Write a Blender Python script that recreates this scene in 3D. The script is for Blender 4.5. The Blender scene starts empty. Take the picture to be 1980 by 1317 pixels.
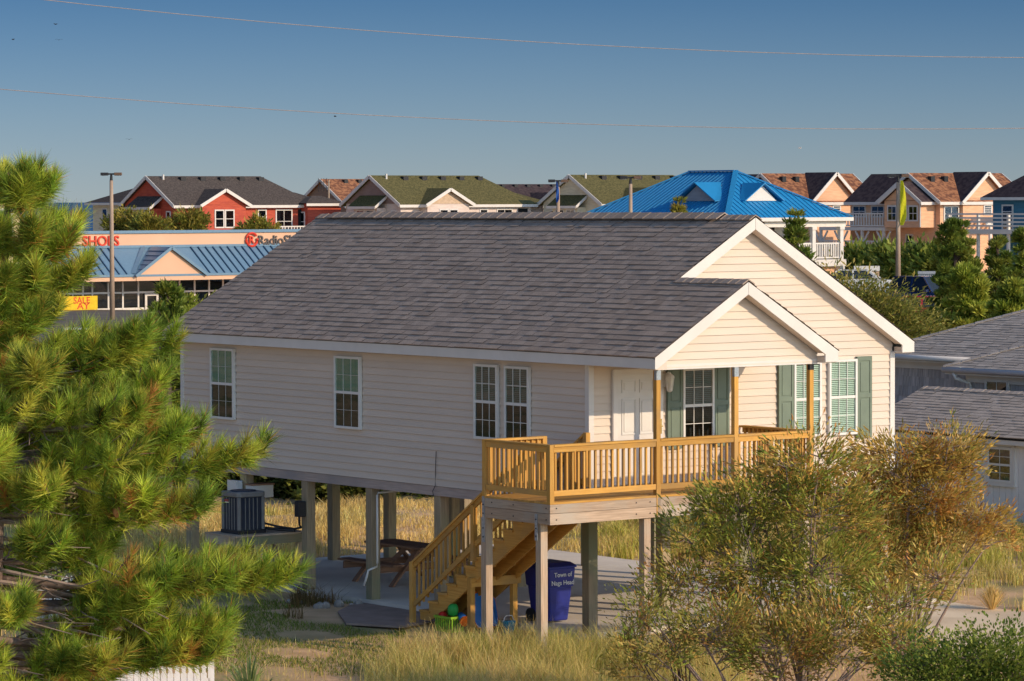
import bpy, math, random
import numpy as np
from mathutils import Vector, Matrix

S = bpy.context.scene
COL = S.collection
# ------------------------------------------------------------------ camera
CAM = np.array([-37.2206, -47.0521, 7.843]); YAW, PITCH, ROLL, FPX = -0.6471, -0.0405, -0.0032, 6709.8
_c, _s = math.cos(YAW), math.sin(YAW)
R0 = np.array([_c, _s, 0.0]); F0 = np.array([-_s, _c, 0.0]); Z0 = np.array([0, 0, 1.0])
_F = F0 * math.cos(PITCH) + Z0 * math.sin(PITCH); _U = -F0 * math.sin(PITCH) + Z0 * math.cos(PITCH)
_rx = R0 * math.cos(ROLL) + _U * math.sin(ROLL); _up = _U * math.cos(ROLL) - R0 * math.sin(ROLL)
cd = bpy.data.cameras.new('camera'); cam = bpy.data.objects.new('camera', cd); COL.objects.link(cam)
cd.sensor_width = 36.0; cd.lens = FPX / 1980 * 36.0; cd.clip_start = 0.5; cd.clip_end = 40000
cam.matrix_world = Matrix(((_rx[0], _up[0], -_F[0], CAM[0]), (_rx[1], _up[1], -_F[1], CAM[1]), (_rx[2], _up[2], -_F[2], CAM[2]), (0, 0, 0, 1)))
S.camera = cam
# ------------------------------------------------------------------ light
TO_SUN = Vector((0.3225, -0.860, 0.392)).normalized()
W = bpy.data.worlds.new('World'); S.world = W; W.use_nodes = True
nt = W.node_tree; bg = nt.nodes['Background']
sky = nt.nodes.new('ShaderNodeTexSky'); sky.sky_type = 'NISHITA'; sky.sun_disc = False
sky.sun_elevation = math.radians(23.1); sky.sun_rotation = math.atan2(TO_SUN.x, TO_SUN.y)
sky.altitude = 0; sky.air_density = 0.8; sky.dust_density = 0.1; sky.ozone_density = 2.0
geo = nt.nodes.new('ShaderNodeNewGeometry'); sx = nt.nodes.new('ShaderNodeSeparateXYZ'); nt.links.new(geo.outputs['Incoming'], sx.inputs[0])
ab = nt.nodes.new('ShaderNodeMath'); ab.operation = 'ABSOLUTE'; nt.links.new(sx.outputs[2], ab.inputs[0])
# sky dimmed to deep autumn blue in view, paler at the horizon; left bright towards the sun to add fill on shaded walls
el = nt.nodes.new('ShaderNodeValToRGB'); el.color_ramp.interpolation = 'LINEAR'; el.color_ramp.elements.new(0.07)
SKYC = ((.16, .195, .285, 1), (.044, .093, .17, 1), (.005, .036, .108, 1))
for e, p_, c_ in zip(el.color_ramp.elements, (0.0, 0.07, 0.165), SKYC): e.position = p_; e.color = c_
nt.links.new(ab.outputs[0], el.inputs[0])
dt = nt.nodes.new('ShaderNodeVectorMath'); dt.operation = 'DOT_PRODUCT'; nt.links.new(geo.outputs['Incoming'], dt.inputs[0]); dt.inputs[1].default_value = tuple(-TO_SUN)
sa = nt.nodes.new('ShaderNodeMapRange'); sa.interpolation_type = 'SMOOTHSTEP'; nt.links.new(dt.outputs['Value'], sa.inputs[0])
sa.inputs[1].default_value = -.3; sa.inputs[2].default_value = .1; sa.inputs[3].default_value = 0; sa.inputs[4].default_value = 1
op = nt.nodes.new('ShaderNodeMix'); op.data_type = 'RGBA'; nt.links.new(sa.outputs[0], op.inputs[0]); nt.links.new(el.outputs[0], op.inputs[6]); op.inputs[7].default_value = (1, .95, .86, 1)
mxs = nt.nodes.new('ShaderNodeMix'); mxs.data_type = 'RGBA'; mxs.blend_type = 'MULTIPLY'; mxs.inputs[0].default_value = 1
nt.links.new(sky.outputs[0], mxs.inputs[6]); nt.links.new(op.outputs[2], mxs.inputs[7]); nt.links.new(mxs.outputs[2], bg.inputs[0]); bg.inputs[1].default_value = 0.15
sl = bpy.data.lights.new('sun', 'SUN'); sl.energy = 2.0; sl.angle = math.radians(0.5); sl.color = (1.0, 0.78, 0.53)
sun = bpy.data.objects.new('sun', sl); COL.objects.link(sun); sun.location = (10, -40, 40)
sun.rotation_euler = (-TO_SUN).to_track_quat('-Z', 'Y').to_euler()
S.view_settings.view_transform = 'Standard'; S.view_settings.look = 'None'
S.view_settings.exposure = 0.9; S.view_settings.gamma = 1.0; S.view_settings.use_curve_mapping = False

# ------------------------------------------------------------------ helpers
RNG = np.random.default_rng(7); rnd = random.Random(11)
def V(*a): return np.array(a, float)
def world(lat, dep, z=0.0):                 # metres right of / in front of the viewpoint -> place on the map
    p = CAM + R0 * lat + F0 * dep; return V(p[0], p[1], z)
def far(px, dep):                           # map place seen in photo column px at a distance
    a = (px - 990.0) / FPX * dep; return world(a, dep)
def zrow(py, dep): return CAM[2] - (py - 387.0) / FPX * dep   # height seen in photo row py at a distance
def sm(x, a, b):
    t = np.clip((np.asarray(x, float) - a) / (b - a), 0, 1); return t * t * (3 - 2 * t)
def ground_h(x, y):
    dx, dy = x - CAM[0], y - CAM[1]; lat = dx * R0[0] + dy * R0[1]; dep = dx * F0[0] + dy * F0[1]
    right = sm(lat, 3, 20)
    h = 0.19 * sm(dep, 54, 59) + 1.9 * right * sm(dep, 95, 170) + 0.25 * sm(dep, 100, 200) - 7 * sm(dep, 405, 450)
    wob = (np.sin(x * .9 + 1.3) * np.sin(y * .8 + .4) + np.sin(x * .37 - y * .41)) * .035
    infoot = (sm(x, -1.6, -.4) - sm(x, 8.6, 10)) * (sm(y, -6, -1) - sm(y, 14, 16))
    return h + wob * (1 - np.clip(infoot, 0, 1)) * (1 + 3 * sm(dep, 75, 90) * (1 - sm(dep, 95, 105)))

MATS = {}
def mk(name, c1, c2=None, rough=.75, scale=(6, 6, 6), bump=0.0, bscale=None, rand=0.0, island=0.0, spec=.25, metal=0.0,
       attr=False, transl=0.0, detail=4, ramp=(.35, .65), c3=None, s3=.6, coat=0.0):
    """procedural material: two-colour stretched noise, optional per-piece tint, stains and bump"""
    if name in MATS: return MATS[name]
    m = bpy.data.materials.new(name); m.use_nodes = True; MATS[name] = m
    t = m.node_tree; N = t.nodes; L = t.links; p = N['Principled BSDF']; out = N['Material Output']
    p.inputs['Roughness'].default_value = rough; p.inputs['Specular IOR Level'].default_value = spec
    p.inputs['Metallic'].default_value = metal; p.inputs['Coat Weight'].default_value = coat
    c2 = c2 or tuple(x * .82 for x in c1)
    tc = N.new('ShaderNodeTexCoord'); mp = N.new('ShaderNodeMapping'); mp.inputs['Scale'].default_value = scale
    src = tc.outputs['Object']
    oi = N.new('ShaderNodeObjectInfo')
    add = N.new('ShaderNodeVectorMath'); add.operation = 'MULTIPLY_ADD'
    cm = N.new('ShaderNodeCombineXYZ')
    for k in range(3): L.new(oi.outputs['Random'], cm.inputs[k])
    L.new(cm.outputs[0], add.inputs[0]); add.inputs[1].default_value = (37, 19, 53); L.new(src, add.inputs[2])
    L.new(add.outputs[0], mp.inputs[0])
    no = N.new('ShaderNodeTexNoise'); no.inputs['Scale'].default_value = 1.0; no.inputs['Detail'].default_value = detail
    L.new(mp.outputs[0], no.inputs['Vector'])
    if attr:
        at = N.new('ShaderNodeAttribute'); at.attribute_name = 'col'; colout = at.outputs['Color']
    else:
        rp = N.new('ShaderNodeValToRGB'); rp.color_ramp.elements[0].position = ramp[0]; rp.color_ramp.elements[1].position = ramp[1]
        rp.color_ramp.elements[0].color = (*c2, 1); rp.color_ramp.elements[1].color = (*c1, 1)
        L.new(no.outputs['Fac'], rp.inputs[0]); colout = rp.outputs[0]
    if c3 is not None:
        n3 = N.new('ShaderNodeTexNoise'); n3.inputs['Scale'].default_value = s3; n3.inputs['Detail'].default_value = 5
        L.new(add.outputs[0], n3.inputs['Vector'])
        r3 = N.new('ShaderNodeValToRGB'); r3.color_ramp.elements[0].position = .48; r3.color_ramp.elements[1].position = .66
        L.new(n3.outputs['Fac'], r3.inputs[0])
        mx = N.new('ShaderNodeMix'); mx.data_type = 'RGBA'; L.new(r3.outputs[0], mx.inputs[0]); L.new(colout, mx.inputs[6]); mx.inputs[7].default_value = (*c3, 1)
        colout = mx.outputs[2]
    if rand or island:
        hsv = N.new('ShaderNodeHueSaturation'); mr = N.new('ShaderNodeMapRange'); k = rand or island
        mr.inputs[3].default_value = 1 - k; mr.inputs[4].default_value = 1 + k
        if island:
            ge = N.new('ShaderNodeNewGeometry'); L.new(ge.outputs['Random Per Island'], mr.inputs[0])
        else: L.new(oi.outputs['Random'], mr.inputs[0])
        L.new(mr.outputs[0], hsv.inputs['Value']); L.new(colout, hsv.inputs['Color']); colout = hsv.outputs[0]
    L.new(colout, p.inputs['Base Color'])
    if bump:
        bp = N.new('ShaderNodeBump'); bp.inputs['Strength'].default_value = min(1, bump); bp.inputs['Distance'].default_value = .02
        if bscale:
            nb = N.new('ShaderNodeTexNoise'); nb.inputs['Scale'].default_value = 1; nb.inputs['Detail'].default_value = 5
            mb = N.new('ShaderNodeMapping'); mb.inputs['Scale'].default_value = bscale; L.new(add.outputs[0], mb.inputs[0]); L.new(mb.outputs[0], nb.inputs['Vector'])
            L.new(nb.outputs['Fac'], bp.inputs['Height'])
        else: L.new(no.outputs['Fac'], bp.inputs['Height'])
        L.new(bp.outputs[0], p.inputs['Normal'])
    if transl:
        tr = N.new('ShaderNodeBsdfTranslucent'); L.new(colout, tr.inputs[0]); ms = N.new('ShaderNodeMixShader'); ms.inputs[0].default_value = transl
        L.new(p.outputs[0], ms.inputs[1]); L.new(tr.outputs[0], ms.inputs[2]); L.new(ms.outputs[0], out.inputs[0])
    return m
def mk_glass(name, tint=(.88, .94, .92), refl=.05):
    if name in MATS: return MATS[name]
    m = bpy.data.materials.new(name); m.use_nodes = True; MATS[name] = m
    t = m.node_tree; N = t.nodes; L = t.links; N.remove(N['Principled BSDF'])
    tr = N.new('ShaderNodeBsdfTransparent'); tr.inputs[0].default_value = (*tint, 1)
    gl = N.new('ShaderNodeBsdfGlossy'); gl.inputs['Roughness'].default_value = .015; gl.inputs[0].default_value = (.9, .95, 1, 1)
    fr = N.new('ShaderNodeLayerWeight'); pw = N.new('ShaderNodeMath'); pw.operation = 'POWER'; pw.inputs[1].default_value = 4.5; L.new(fr.outputs['Facing'], pw.inputs[0])
    mr = N.new('ShaderNodeMapRange'); mr.inputs[3].default_value = refl; mr.inputs[4].default_value = 1.0
    tc = N.new('ShaderNodeTexCoord'); no = N.new('ShaderNodeTexNoise'); no.inputs['Scale'].default_value = 2.2; L.new(tc.outputs['Object'], no.inputs['Vector'])
    bp = N.new('ShaderNodeBump'); bp.inputs['Strength'].default_value = .03; bp.inputs['Distance'].default_value = .03
    L.new(no.outputs['Fac'], bp.inputs['Height']); L.new(bp.outputs[0], gl.inputs['Normal'])
    ms = N.new('ShaderNodeMixShader'); L.new(pw.outputs[0], mr.inputs[0]); L.new(mr.outputs[0], ms.inputs[0]); L.new(tr.outputs[0], ms.inputs[1]); L.new(gl.outputs[0], ms.inputs[2])
    L.new(ms.outputs[0], N['Material Output'].inputs[0]); return m

class MB:
    def __init__(s): s.v = []; s.f = []
    def add(s, vs, fs):
        b = len(s.v); s.v += [tuple(map(float, q)) for q in vs]; s.f += [tuple(b + i for i in f) for f in fs]; return s
    def box(s, x0, x1, y0, y1, z0, z1):
        return s.add([(x0, y0, z0), (x1, y0, z0), (x1, y1, z0), (x0, y1, z0), (x0, y0, z1), (x1, y0, z1), (x1, y1, z1), (x0, y1, z1)],
                     [(0, 3, 2, 1), (4, 5, 6, 7), (0, 1, 5, 4), (1, 2, 6, 5), (2, 3, 7, 6), (3, 0, 4, 7)])
    def obox(s, c, a, b, d):                # centre and three half-axis vectors
        c, a, b, d = map(np.asarray, (c, a, b, d)); q = []
        for k in (-1, 1):
            for i, j in ((-1, -1), (1, -1), (1, 1), (-1, 1)): q.append(c + a * i + b * j + d * k)
        return s.add(q, [(0, 3, 2, 1), (4, 5, 6, 7), (0, 1, 5, 4), (1, 2, 6, 5), (2, 3, 7, 6), (3, 0, 4, 7)])
    def bar(s, p, q, w, h, up=(0, 0, 1)):   # rectangular bar from p to q
        p, q, up = V(*p), V(*q), V(*up); d = q - p; l = np.linalg.norm(d); d = d / l
        x = np.cross(d, up); x /= np.linalg.norm(x); u = np.cross(x, d)
        return s.obox((p + q) / 2, d * l / 2, x * w / 2, u * h / 2)
    def prism(s, poly, ext):                # polygon (3-D points) swept by vector ext
        n = len(poly); P = [V(*q) for q in poly]; E = V(*ext)
        return s.add(P + [q + E for q in P], [tuple(range(n))[::-1], tuple(range(n, 2 * n))] + [(i, (i + 1) % n, n + (i + 1) % n, n + i) for i in range(n)])
    def tube(s, pts, rad, n=8, cap=True):
        pts = [V(*p) for p in pts]; m = len(pts)
        if not hasattr(rad, '__len__'): rad = [rad] * m
        base = len(s.v); ref = V(0, 0, 1)
        for i, p in enumerate(pts):
            d = pts[min(i + 1, m - 1)] - pts[max(i - 1, 0)]; d = d / (np.linalg.norm(d) + 1e-9)
            x = np.cross(d, ref)
            if np.linalg.norm(x) < .1: x = np.cross(d, V(1, 0, 0))
            x /= np.linalg.norm(x); y = np.cross(d, x)
            for k in range(n):
                a = 2 * math.pi * k / n; s.v.append(tuple(p + (x * math.cos(a) + y * math.sin(a)) * rad[i]))
        for i in range(m - 1):
            for k in range(n):
                a, b = base + i * n + k, base + i * n + (k + 1) % n; s.f.append((a, b, b + n, a + n))
        if cap: s.f.append(tuple(base + k for k in range(n))[::-1]); s.f.append(tuple(base + (m - 1) * n + k for k in range(n)))
        return s
    def lathe(s, c, prof, n=16):            # (radius, z) profile round a vertical axis
        base = len(s.v); c = V(*c)
        for r, z in prof:
            for k in range(n):
                a = 2 * math.pi * k / n; s.v.append((c[0] + r * math.cos(a), c[1] + r * math.sin(a), c[2] + z))
        for i in range(len(prof) - 1):
            for k in range(n):
                a, b = base + i * n + k, base + i * n + (k + 1) % n; s.f.append((a, b, b + n, a + n))
        s.f.append(tuple(base + k for k in range(n))[::-1]); s.f.append(tuple(base + (len(prof) - 1) * n + k for k in range(n)))
        return s

ROOT = {}
def thing(name, label, cat, loc=(0, 0, 0), group=None):
    o = bpy.data.objects.new(name, None); COL.objects.link(o); o.location = loc; o['label'] = label; o['category'] = cat
    o.empty_display_size = .3
    if group: o['group'] = group
    ROOT[o.name] = V(*loc); return o
def mesh_of(name, mb, m, off=None, smooth=False, bevel=0):
    me = bpy.data.meshes.new(name); vs = np.array(mb.v, float)
    if off is not None: vs = vs - off
    me.from_pydata(vs.tolist(), [], mb.f); me.materials.append(m)
    if smooth: me.polygons.foreach_set('use_smooth', [True] * len(me.polygons))
    me.update(); return me
def put(name, me, parent, loc=(0, 0, 0), label=None, kind=None):
    o = bpy.data.objects.new(name, me); COL.objects.link(o); o.location = loc
    if parent is not None: o.parent = parent; ROOT[o.name] = ROOT[parent.name]
    else: ROOT[o.name] = V(0, 0, 0)
    if label: o['label'] = label
    if kind: o['kind'] = kind
    return o
def part(name, mb, m, parent, label=None, kind=None, smooth=False, bevel=0):
    o = put(name, mesh_of(name, mb, m, ROOT[parent.name], smooth), parent, label=label, kind=kind)
    if bevel:
        b = o.modifiers.new('edge', 'BEVEL'); b.width = bevel; b.segments = 2; b.limit_method = 'ANGLE'
    return o
def alone(name, mb, m, label=None, cat=None, group=None, kind=None, smooth=False):
    o = put(name, mesh_of(name, mb, m, None, smooth), None, kind=kind)
    if label: o['label'] = label
    if cat: o['category'] = cat
    if group: o['group'] = group
    return o
def clone(root, loc, rotz=0, label=None, name=None):
    def cp(o, par):
        c = o.copy(); COL.objects.link(c)
        if par: c.parent = par; c.matrix_parent_inverse = o.matrix_parent_inverse
        for ch in list(o.children): cp(ch, c)
        return c
    r = cp(root, None); r.location = loc; r.rotation_euler = (0, 0, rotz)
    if label: r['label'] = label
    return r
def bulk(name, verts, faces_n, m, parent=None, cols=None, kind=None):
    """verts (N,k,3): N faces of k corners each, one joined mesh; cols (N,3)"""
    n, k, _ = verts.shape; me = bpy.data.meshes.new(name); off = ROOT[parent.name] if parent is not None else V(0, 0, 0)
    me.vertices.add(n * k); me.vertices.foreach_set('co', (verts.reshape(-1, 3) - off).astype(np.float32).ravel())
    me.loops.add(n * k); me.loops.foreach_set('vertex_index', np.arange(n * k, dtype=np.int32))
    me.polygons.add(n); me.polygons.foreach_set('loop_start', np.arange(0, n * k, k, dtype=np.int32)); me.polygons.foreach_set('loop_total', np.full(n, k, dtype=np.int32))
    me.update(calc_edges=True); me.materials.append(m)
    if cols is not None:
        a = me.attributes.new('col', 'FLOAT_COLOR', 'POINT'); c = np.ones((n, k, 4), np.float32); c[:, :, :3] = cols[:, None, :]; a.data.foreach_set('color', c.ravel())
    return put(name, me, parent, kind=kind)
def unit(a): return a / (np.linalg.norm(a, axis=-1, keepdims=True) + 1e-9)
def rdir(n): return unit(RNG.normal(size=(n, 3)))
def leaves(c, d, L, Wd):                    # diamond leaves, folded a little
    n = len(c); d = unit(d); s = unit(np.cross(d, rdir(n))); nn = np.cross(s, d)
    L = np.asarray(L)[:, None]; Wd = np.asarray(Wd)[:, None]
    return np.stack([c, c + d * L * .45 + s * Wd * .5 + nn * Wd * .12, c + d * L - nn * L * .08, c + d * L * .45 - s * Wd * .5 + nn * Wd * .12], 1)
def pick(pal, n, var=.18):
    pal = np.array(pal, float); w = RNG.integers(0, len(pal), n); return np.clip(pal[w] * (1 + RNG.normal(0, var, (n, 1))), .004, 1)
def text(s, size, loc, right, up, m, parent, name='lettering', ext=.01, align='LEFT', sx=1.0):
    cu = bpy.data.curves.new(name, 'FONT'); cu.body = s; cu.size = size; cu.extrude = ext; cu.align_x = align; cu.resolution_u = 3; cu.offset = size * .012
    tmp = bpy.data.objects.new('tmp', cu); COL.objects.link(tmp); me = bpy.data.meshes.new_from_object(tmp.evaluated_get(bpy.context.evaluated_depsgraph_get())); bpy.data.objects.remove(tmp); bpy.data.curves.remove(cu)
    me.materials.clear(); me.materials.append(m); o = bpy.data.objects.new(name, me); COL.objects.link(o)
    r, u = Vector(right).normalized(), Vector(up).normalized(); n = r.cross(u)
    M = Matrix(((r.x * sx, u.x, n.x, 0), (r.y * sx, u.y, n.y, 0), (r.z * sx, u.z, n.z, 0), (0, 0, 0, 1)))
    if parent is not None: o.parent = parent; loc = V(*loc) - ROOT[parent.name]
    M.translation = Vector(loc); o.matrix_basis = M; ROOT[o.name] = V(0, 0, 0); return o

# ------------------------------------------------------------------ materials
SIDING = mk('cream vinyl siding', (.67, .565, .475), (.635, .535, .45), rough=.55, scale=(.7, .7, 5), bump=.05, bscale=(3, 3, 60), rand=.03, c3=(.625, .525, .44), s3=.45)
WHITE = mk('white painted trim', (.70, .665, .63), (.65, .615, .58), rough=.5, scale=(2, 2, 2), bump=.05, bscale=(20, 20, 20))
VINYL = mk('white vinyl', (.72, .70, .67), (.68, .66, .63), rough=.4, scale=(4, 4, 4))
SHING = mk('charcoal shingle', (.41, .325, .27), (.29, .23, .19), rough=.92, scale=(60, 60, 60), bump=.5, rand=.15, spec=.03)
SHINGI = mk('charcoal shingle mass', (.41, .325, .27), (.29, .23, .19), rough=.92, scale=(60, 60, 60), bump=.5, island=.15, spec=.03)
SHINGP = mk('grey tan shingle', (.50, .42, .355), (.37, .31, .265), rough=.92, scale=(50, 50, 50), bump=.5, rand=.14, spec=.03)
SHINGPI = mk('grey tan shingle mass', (.50, .42, .355), (.37, .31, .265), rough=.92, scale=(50, 50, 50), bump=.5, island=.14, spec=.03)
FELT = mk('roof underlay', (.03, .028, .028), rough=.95)
def wood(name, c1, c2, ax, rand=.15, c3=None, s3=1.5, rough=.75):
    sc = [42, 42, 42]; sc[ax] = 2.2
    return mk(name + ' ' + 'xyz'[ax], c1, c2, rough=rough, scale=tuple(sc), bump=.25, rand=rand, detail=6, ramp=(.3, .7), c3=c3, s3=s3)
NEW = [wood('golden pine timber', (.62, .345, .085), (.47, .235, .05), a, rand=.2, c3=(.43, .25, .085)) for a in range(3)]
OLD = [wood('weathered grey timber', (.52, .385, .28), (.33, .235, .165), a, c3=(.42, .35, .28)) for a in range(3)]
PILE = [wood('treated pile timber', (.40, .31, .20), (.25, .19, .125), a, c3=(.22, .23, .14), s3=.8) for a in range(3)]
GIRD = [wood('stained girder timber', (.46, .37, .33), (.34, .27, .245), a, c3=(.30, .26, .25), s3=.8) for a in range(3)]
BROWN = [wood('red brown picnic timber', (.34, .18, .11), (.21, .115, .075), a) for a in range(3)]
STEEL = mk('galvanised strap', (.36, .40, .44), (.26, .29, .33), rough=.45, metal=.6, scale=(30, 30, 30))
BLACK = mk('dark metal', (.03, .03, .035), rough=.5)
BRASS = mk('brass', (.60, .42, .16), rough=.3, metal=.9)
SHUT = mk('sage green shutter', (.17, .215, .165), (.15, .19, .148), rough=.5, scale=(3, 3, 3))
BLIND = mk('pale blind slat', (.72, .78, .70), (.67, .73, .65), rough=.6)
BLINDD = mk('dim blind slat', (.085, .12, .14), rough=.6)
CURT = mk('teal curtain', (.14, .30, .23), (.09, .215, .165), rough=.9, scale=(26, 26, .4), ramp=(.3, .7))
DARK = mk('dark room', (.015, .017, .02), rough=.9)
GLASS = mk_glass('window glass')
GLASSL = mk_glass('screened lower glass', (.42, .47, .46))
GLASSD = mk_glass('far window glass', (.4, .47, .55), .10)
CONC = mk('concrete slab', (.72, .65, .56), (.64, .575, .50), rough=.85, scale=(1.3, 1.3, 1.3), bump=.15, bscale=(40, 40, 40), c3=(.57, .51, .44), s3=.5)
# ------------------------------------------------------------------ ground, water
SAND = mk('sandy ground', (.68, .44, .25), (.52, .33, .175), rough=.95, scale=(1.6, 1.6, 1.6), bump=.8, bscale=(14, 14, 14), c3=(.24, .22, .09), s3=.33, detail=8)
def sheet(name, lats, deps, m, dz=0.0, kind='structure'):
    La, De = np.meshgrid(lats, deps, indexing='ij'); P = CAM[None, None, :2] + La[..., None] * R0[:2] + De[..., None] * F0[:2]
    H = ground_h(P[..., 0], P[..., 1]) + dz; v = np.dstack([P, H]).reshape(-1, 3); n1, n2 = La.shape
    i = np.arange(n1 - 1)[:, None] * n2 + np.arange(n2 - 1)[None, :]
    f = np.stack([i, i + n2, i + n2 + 1, i + 1], -1).reshape(-1, 4)
    mb = MB(); mb.v = [tuple(q) for q in v]; mb.f = [tuple(int(k) for k in q) for q in f]
    return alone(name, mb, m, kind=kind, smooth=True)
lats = np.concatenate([np.linspace(-420, -30, 30), np.arange(-29, 34, .75), np.linspace(35, 420, 30)])
deps = np.concatenate([np.linspace(-260, 20, 20), np.arange(21, 40, 2), np.arange(40, 100, .75), np.arange(100, 180, 5), np.linspace(184, 460, 50)])
sheet('ground', lats, deps, SAND)
SEA = mk('sea water', (.03, .10, .22), (.02, .075, .17), rough=.25, scale=(.02, .02, .02), bump=.3, bscale=(.5, .5, .5), spec=.5)
a = np.linspace(0, 2 * math.pi, 97)[:-1]; mb = MB()
mb.add([(26000 * math.cos(t), 26000 * math.sin(t), -1.6) for t in a], [tuple(range(96))]); alone('sea', mb, SEA, kind='structure')
ASPH = mk('asphalt', (.16, .145, .13), (.12, .11, .10), rough=.95, scale=(.5, .5, .5), bump=.2, bscale=(15, 15, 15))
sheet('parking_lot', np.linspace(-50, -4, 24), np.linspace(150, 236, 40), ASPH, .03)
sheet('road', np.linspace(2, 75, 50), np.linspace(150, 212, 30), ASPH, .03)
mb = MB().box(0, 8.45, .12, 13.75, .14, .30); alone('concrete_slab', mb, CONC, kind='structure')
DRIVE = mk('sandy concrete', (.80, .64, .45), (.72, .57, .39), rough=.9, scale=(1, 1, 1), bump=.15, bscale=(30, 30, 30), c3=(.56, .43, .29), s3=.4)
xs, ys = np.linspace(3.6, 8.6, 6), np.linspace(-24, .11, 40); mb = MB(); dv = [(x, y, max(float(ground_h(x, y)) + .05, .262 * float(sm(y, -3, 0)))) for x in xs for y in ys]; nn_ = len(ys)
mb.add(dv, [(i * nn_ + j, (i + 1) * nn_ + j, (i + 1) * nn_ + j + 1, i * nn_ + j + 1) for i in range(5) for j in range(nn_ - 1)])
for col_ in (range(nn_), range(5 * nn_, 6 * nn_)):
    idx = list(col_); mb.add([dv[k] for k in idx] + [(dv[k][0], dv[k][1], dv[k][2] - .12) for k in idx], [(k, k + 1, nn_ + k + 1, nn_ + k) for k in range(nn_ - 1)])
alone('driveway', mb, DRIVE, kind='structure')
PATH = mk('mauve sandy path', (.33, .24, .20), (.26, .19, .155), rough=.95, scale=(3, 3, 3), bump=.4)
mb = MB().prism([(-.02, 7.1, .20), (-1.2, 6.0, .205), (-2.1, 4.4, .205), (-1.6, 3.4, .205), (-.02, 3.9, .20)], (0, 0, .035)); alone('path', mb, PATH, kind='structure')

# ------------------------------------------------------------------ cottage on piles
Wd_, Ln, EO, RO, PD = 7.216, 13.4, .285, .24, 1.905
ZE, SL = 5.194, .5975; XR = Wd_ / 2; ZR = ZE + SL * (XR + EO); XP = 1.787; ZP = ZE + SL * (XP + EO)
H = thing('cottage', 'cream sided cottage raised on timber piles with charcoal shingle roof and porch', 'house', (XR, Ln / 2, .3))

def wedge_board(p0, p1, q0, q1, n, tb=.026, tt=.004):   # clapboard: p bottom edge, q top edge, n outward
    p0, p1, q0, q1, n = map(np.asarray, (p0, p1, q0, q1, n))
    return MB().add([p0, p1, q1, q0, p0 + n * tb, p1 + n * tb, q1 + n * tt, q0 + n * tt],
                    [(0, 1, 2, 3), (4, 7, 6, 5), (0, 4, 5, 1), (1, 5, 6, 2), (2, 6, 7, 3), (3, 7, 4, 0)])
def clad(wall, org, u, n, z0, z1, rng, expo=.132, m=SIDING):
    k = 0; z = z0; org = V(*org); u = V(*u); n = V(*n)
    while z < z1 - .03:
        zt = min(z + expo, z1); a0, a1 = rng(z); b0, b1 = rng(zt)
        if a1 - a0 < .06: break
        if b1 - b0 < .02: b0 = b1 = (a0 + a1) / 2; b1 += .02
        g = lambda uu, zz: org + u * uu + V(0, 0, zz)
        part('siding_board', wedge_board(g(a0, z + .004), g(a1, z + .004), g(b0, zt), g(b1, zt), n), m, wall); z += expo; k += 1
# walls (solid cores) and their boards
ub = lambda x: ZE + SL * (min(x, Wd_ - x) + EO) - .10          # underside of the rakes over the main gable
mb = MB().prism([(0.02, .03, 2.6), (Wd_ - .02, .03, 2.6), (Wd_ - .02, .03, ub(.02)), (XR, .03, ub(XR)), (.02, .03, ub(.02))], (0, .12, 0))
wf = part('wall', mb, SIDING, H)
clad(wf, (0, .028, 0), (1, 0, 0), (0, -1, 0), 2.59, 7.36, lambda z: (max(.03, (z - ub(0)) / SL), min(Wd_ - .03, Wd_ - (z - ub(0)) / SL)))
wl = part('wall', MB().box(.03, .15, .16, Ln - .02, 2.6, 5.06), SIDING, H)
clad(wl, (.028, 0, 0), (0, 1, 0), (-1, 0, 0), 2.59, 5.02, lambda z: (.1, Ln - .09))
part('wall', MB().box(Wd_ - .15, Wd_ - .02, .16, Ln - .02, 2.6, 5.06), SIDING, H)
mb = MB().prism([(.16, Ln - .15, 2.6), (Wd_ - .16, Ln - .15, 2.6), (Wd_ - .16, Ln - .15, ub(.16)), (XR, Ln - .15, ub(XR)), (.16, Ln - .15, ub(.16))], (0, .12, 0)); part('wall', mb, SIDING, H)
# corner trim
for x0, x1, y0, y1 in ((-.012, .10, -.012, .03), (-.012, .03, .031, .10), (Wd_ - .10, Wd_ + .012, -.012, .03), (-.012, .03, Ln - .09, Ln + .01), (Wd_ - .03, Wd_ + .012, .031, .1)):
    part('corner_trim', MB().box(x0, x1, y0, y1, 2.585, 5.0), WHITE, H)
# floor and girders
part('floor', MB().box(.11, Wd_ - .11, .11, Ln - .1, 2.595, 2.64), GIRD[1], H)
for k in range(33):
    y = .2 + k * .4; part('joist', MB().box(.16, Wd_ - .16, y, y + .045, 2.43, 2.592), GIRD[0], H)
for x in (.02, 3.55, Wd_ - .13): part('girder', MB().box(x, x + .11, .02, Ln - .01, 2.415, 2.586) if x != 3.55 else MB().box(x, x + .11, .02, Ln - .01, 2.2, 2.42), GIRD[1], H)
part('girder', MB().box(.14, Wd_ - .14, .02, .1, 2.415, 2.586), GIRD[0], H)
# piles
for i, x in enumerate((.03, 3.5, 6.93)):
    for y in (.05, 2.25, 4.45, 6.66, 8.85, 11.05, 13.1):
        if i == 0 and y == 2.25: continue
        w = .2; part('pile', MB().box(x, x + w, y, y + w, .05, 2.413 if i != 1 else 2.198), PILE[2], H, bevel=.012)
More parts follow.
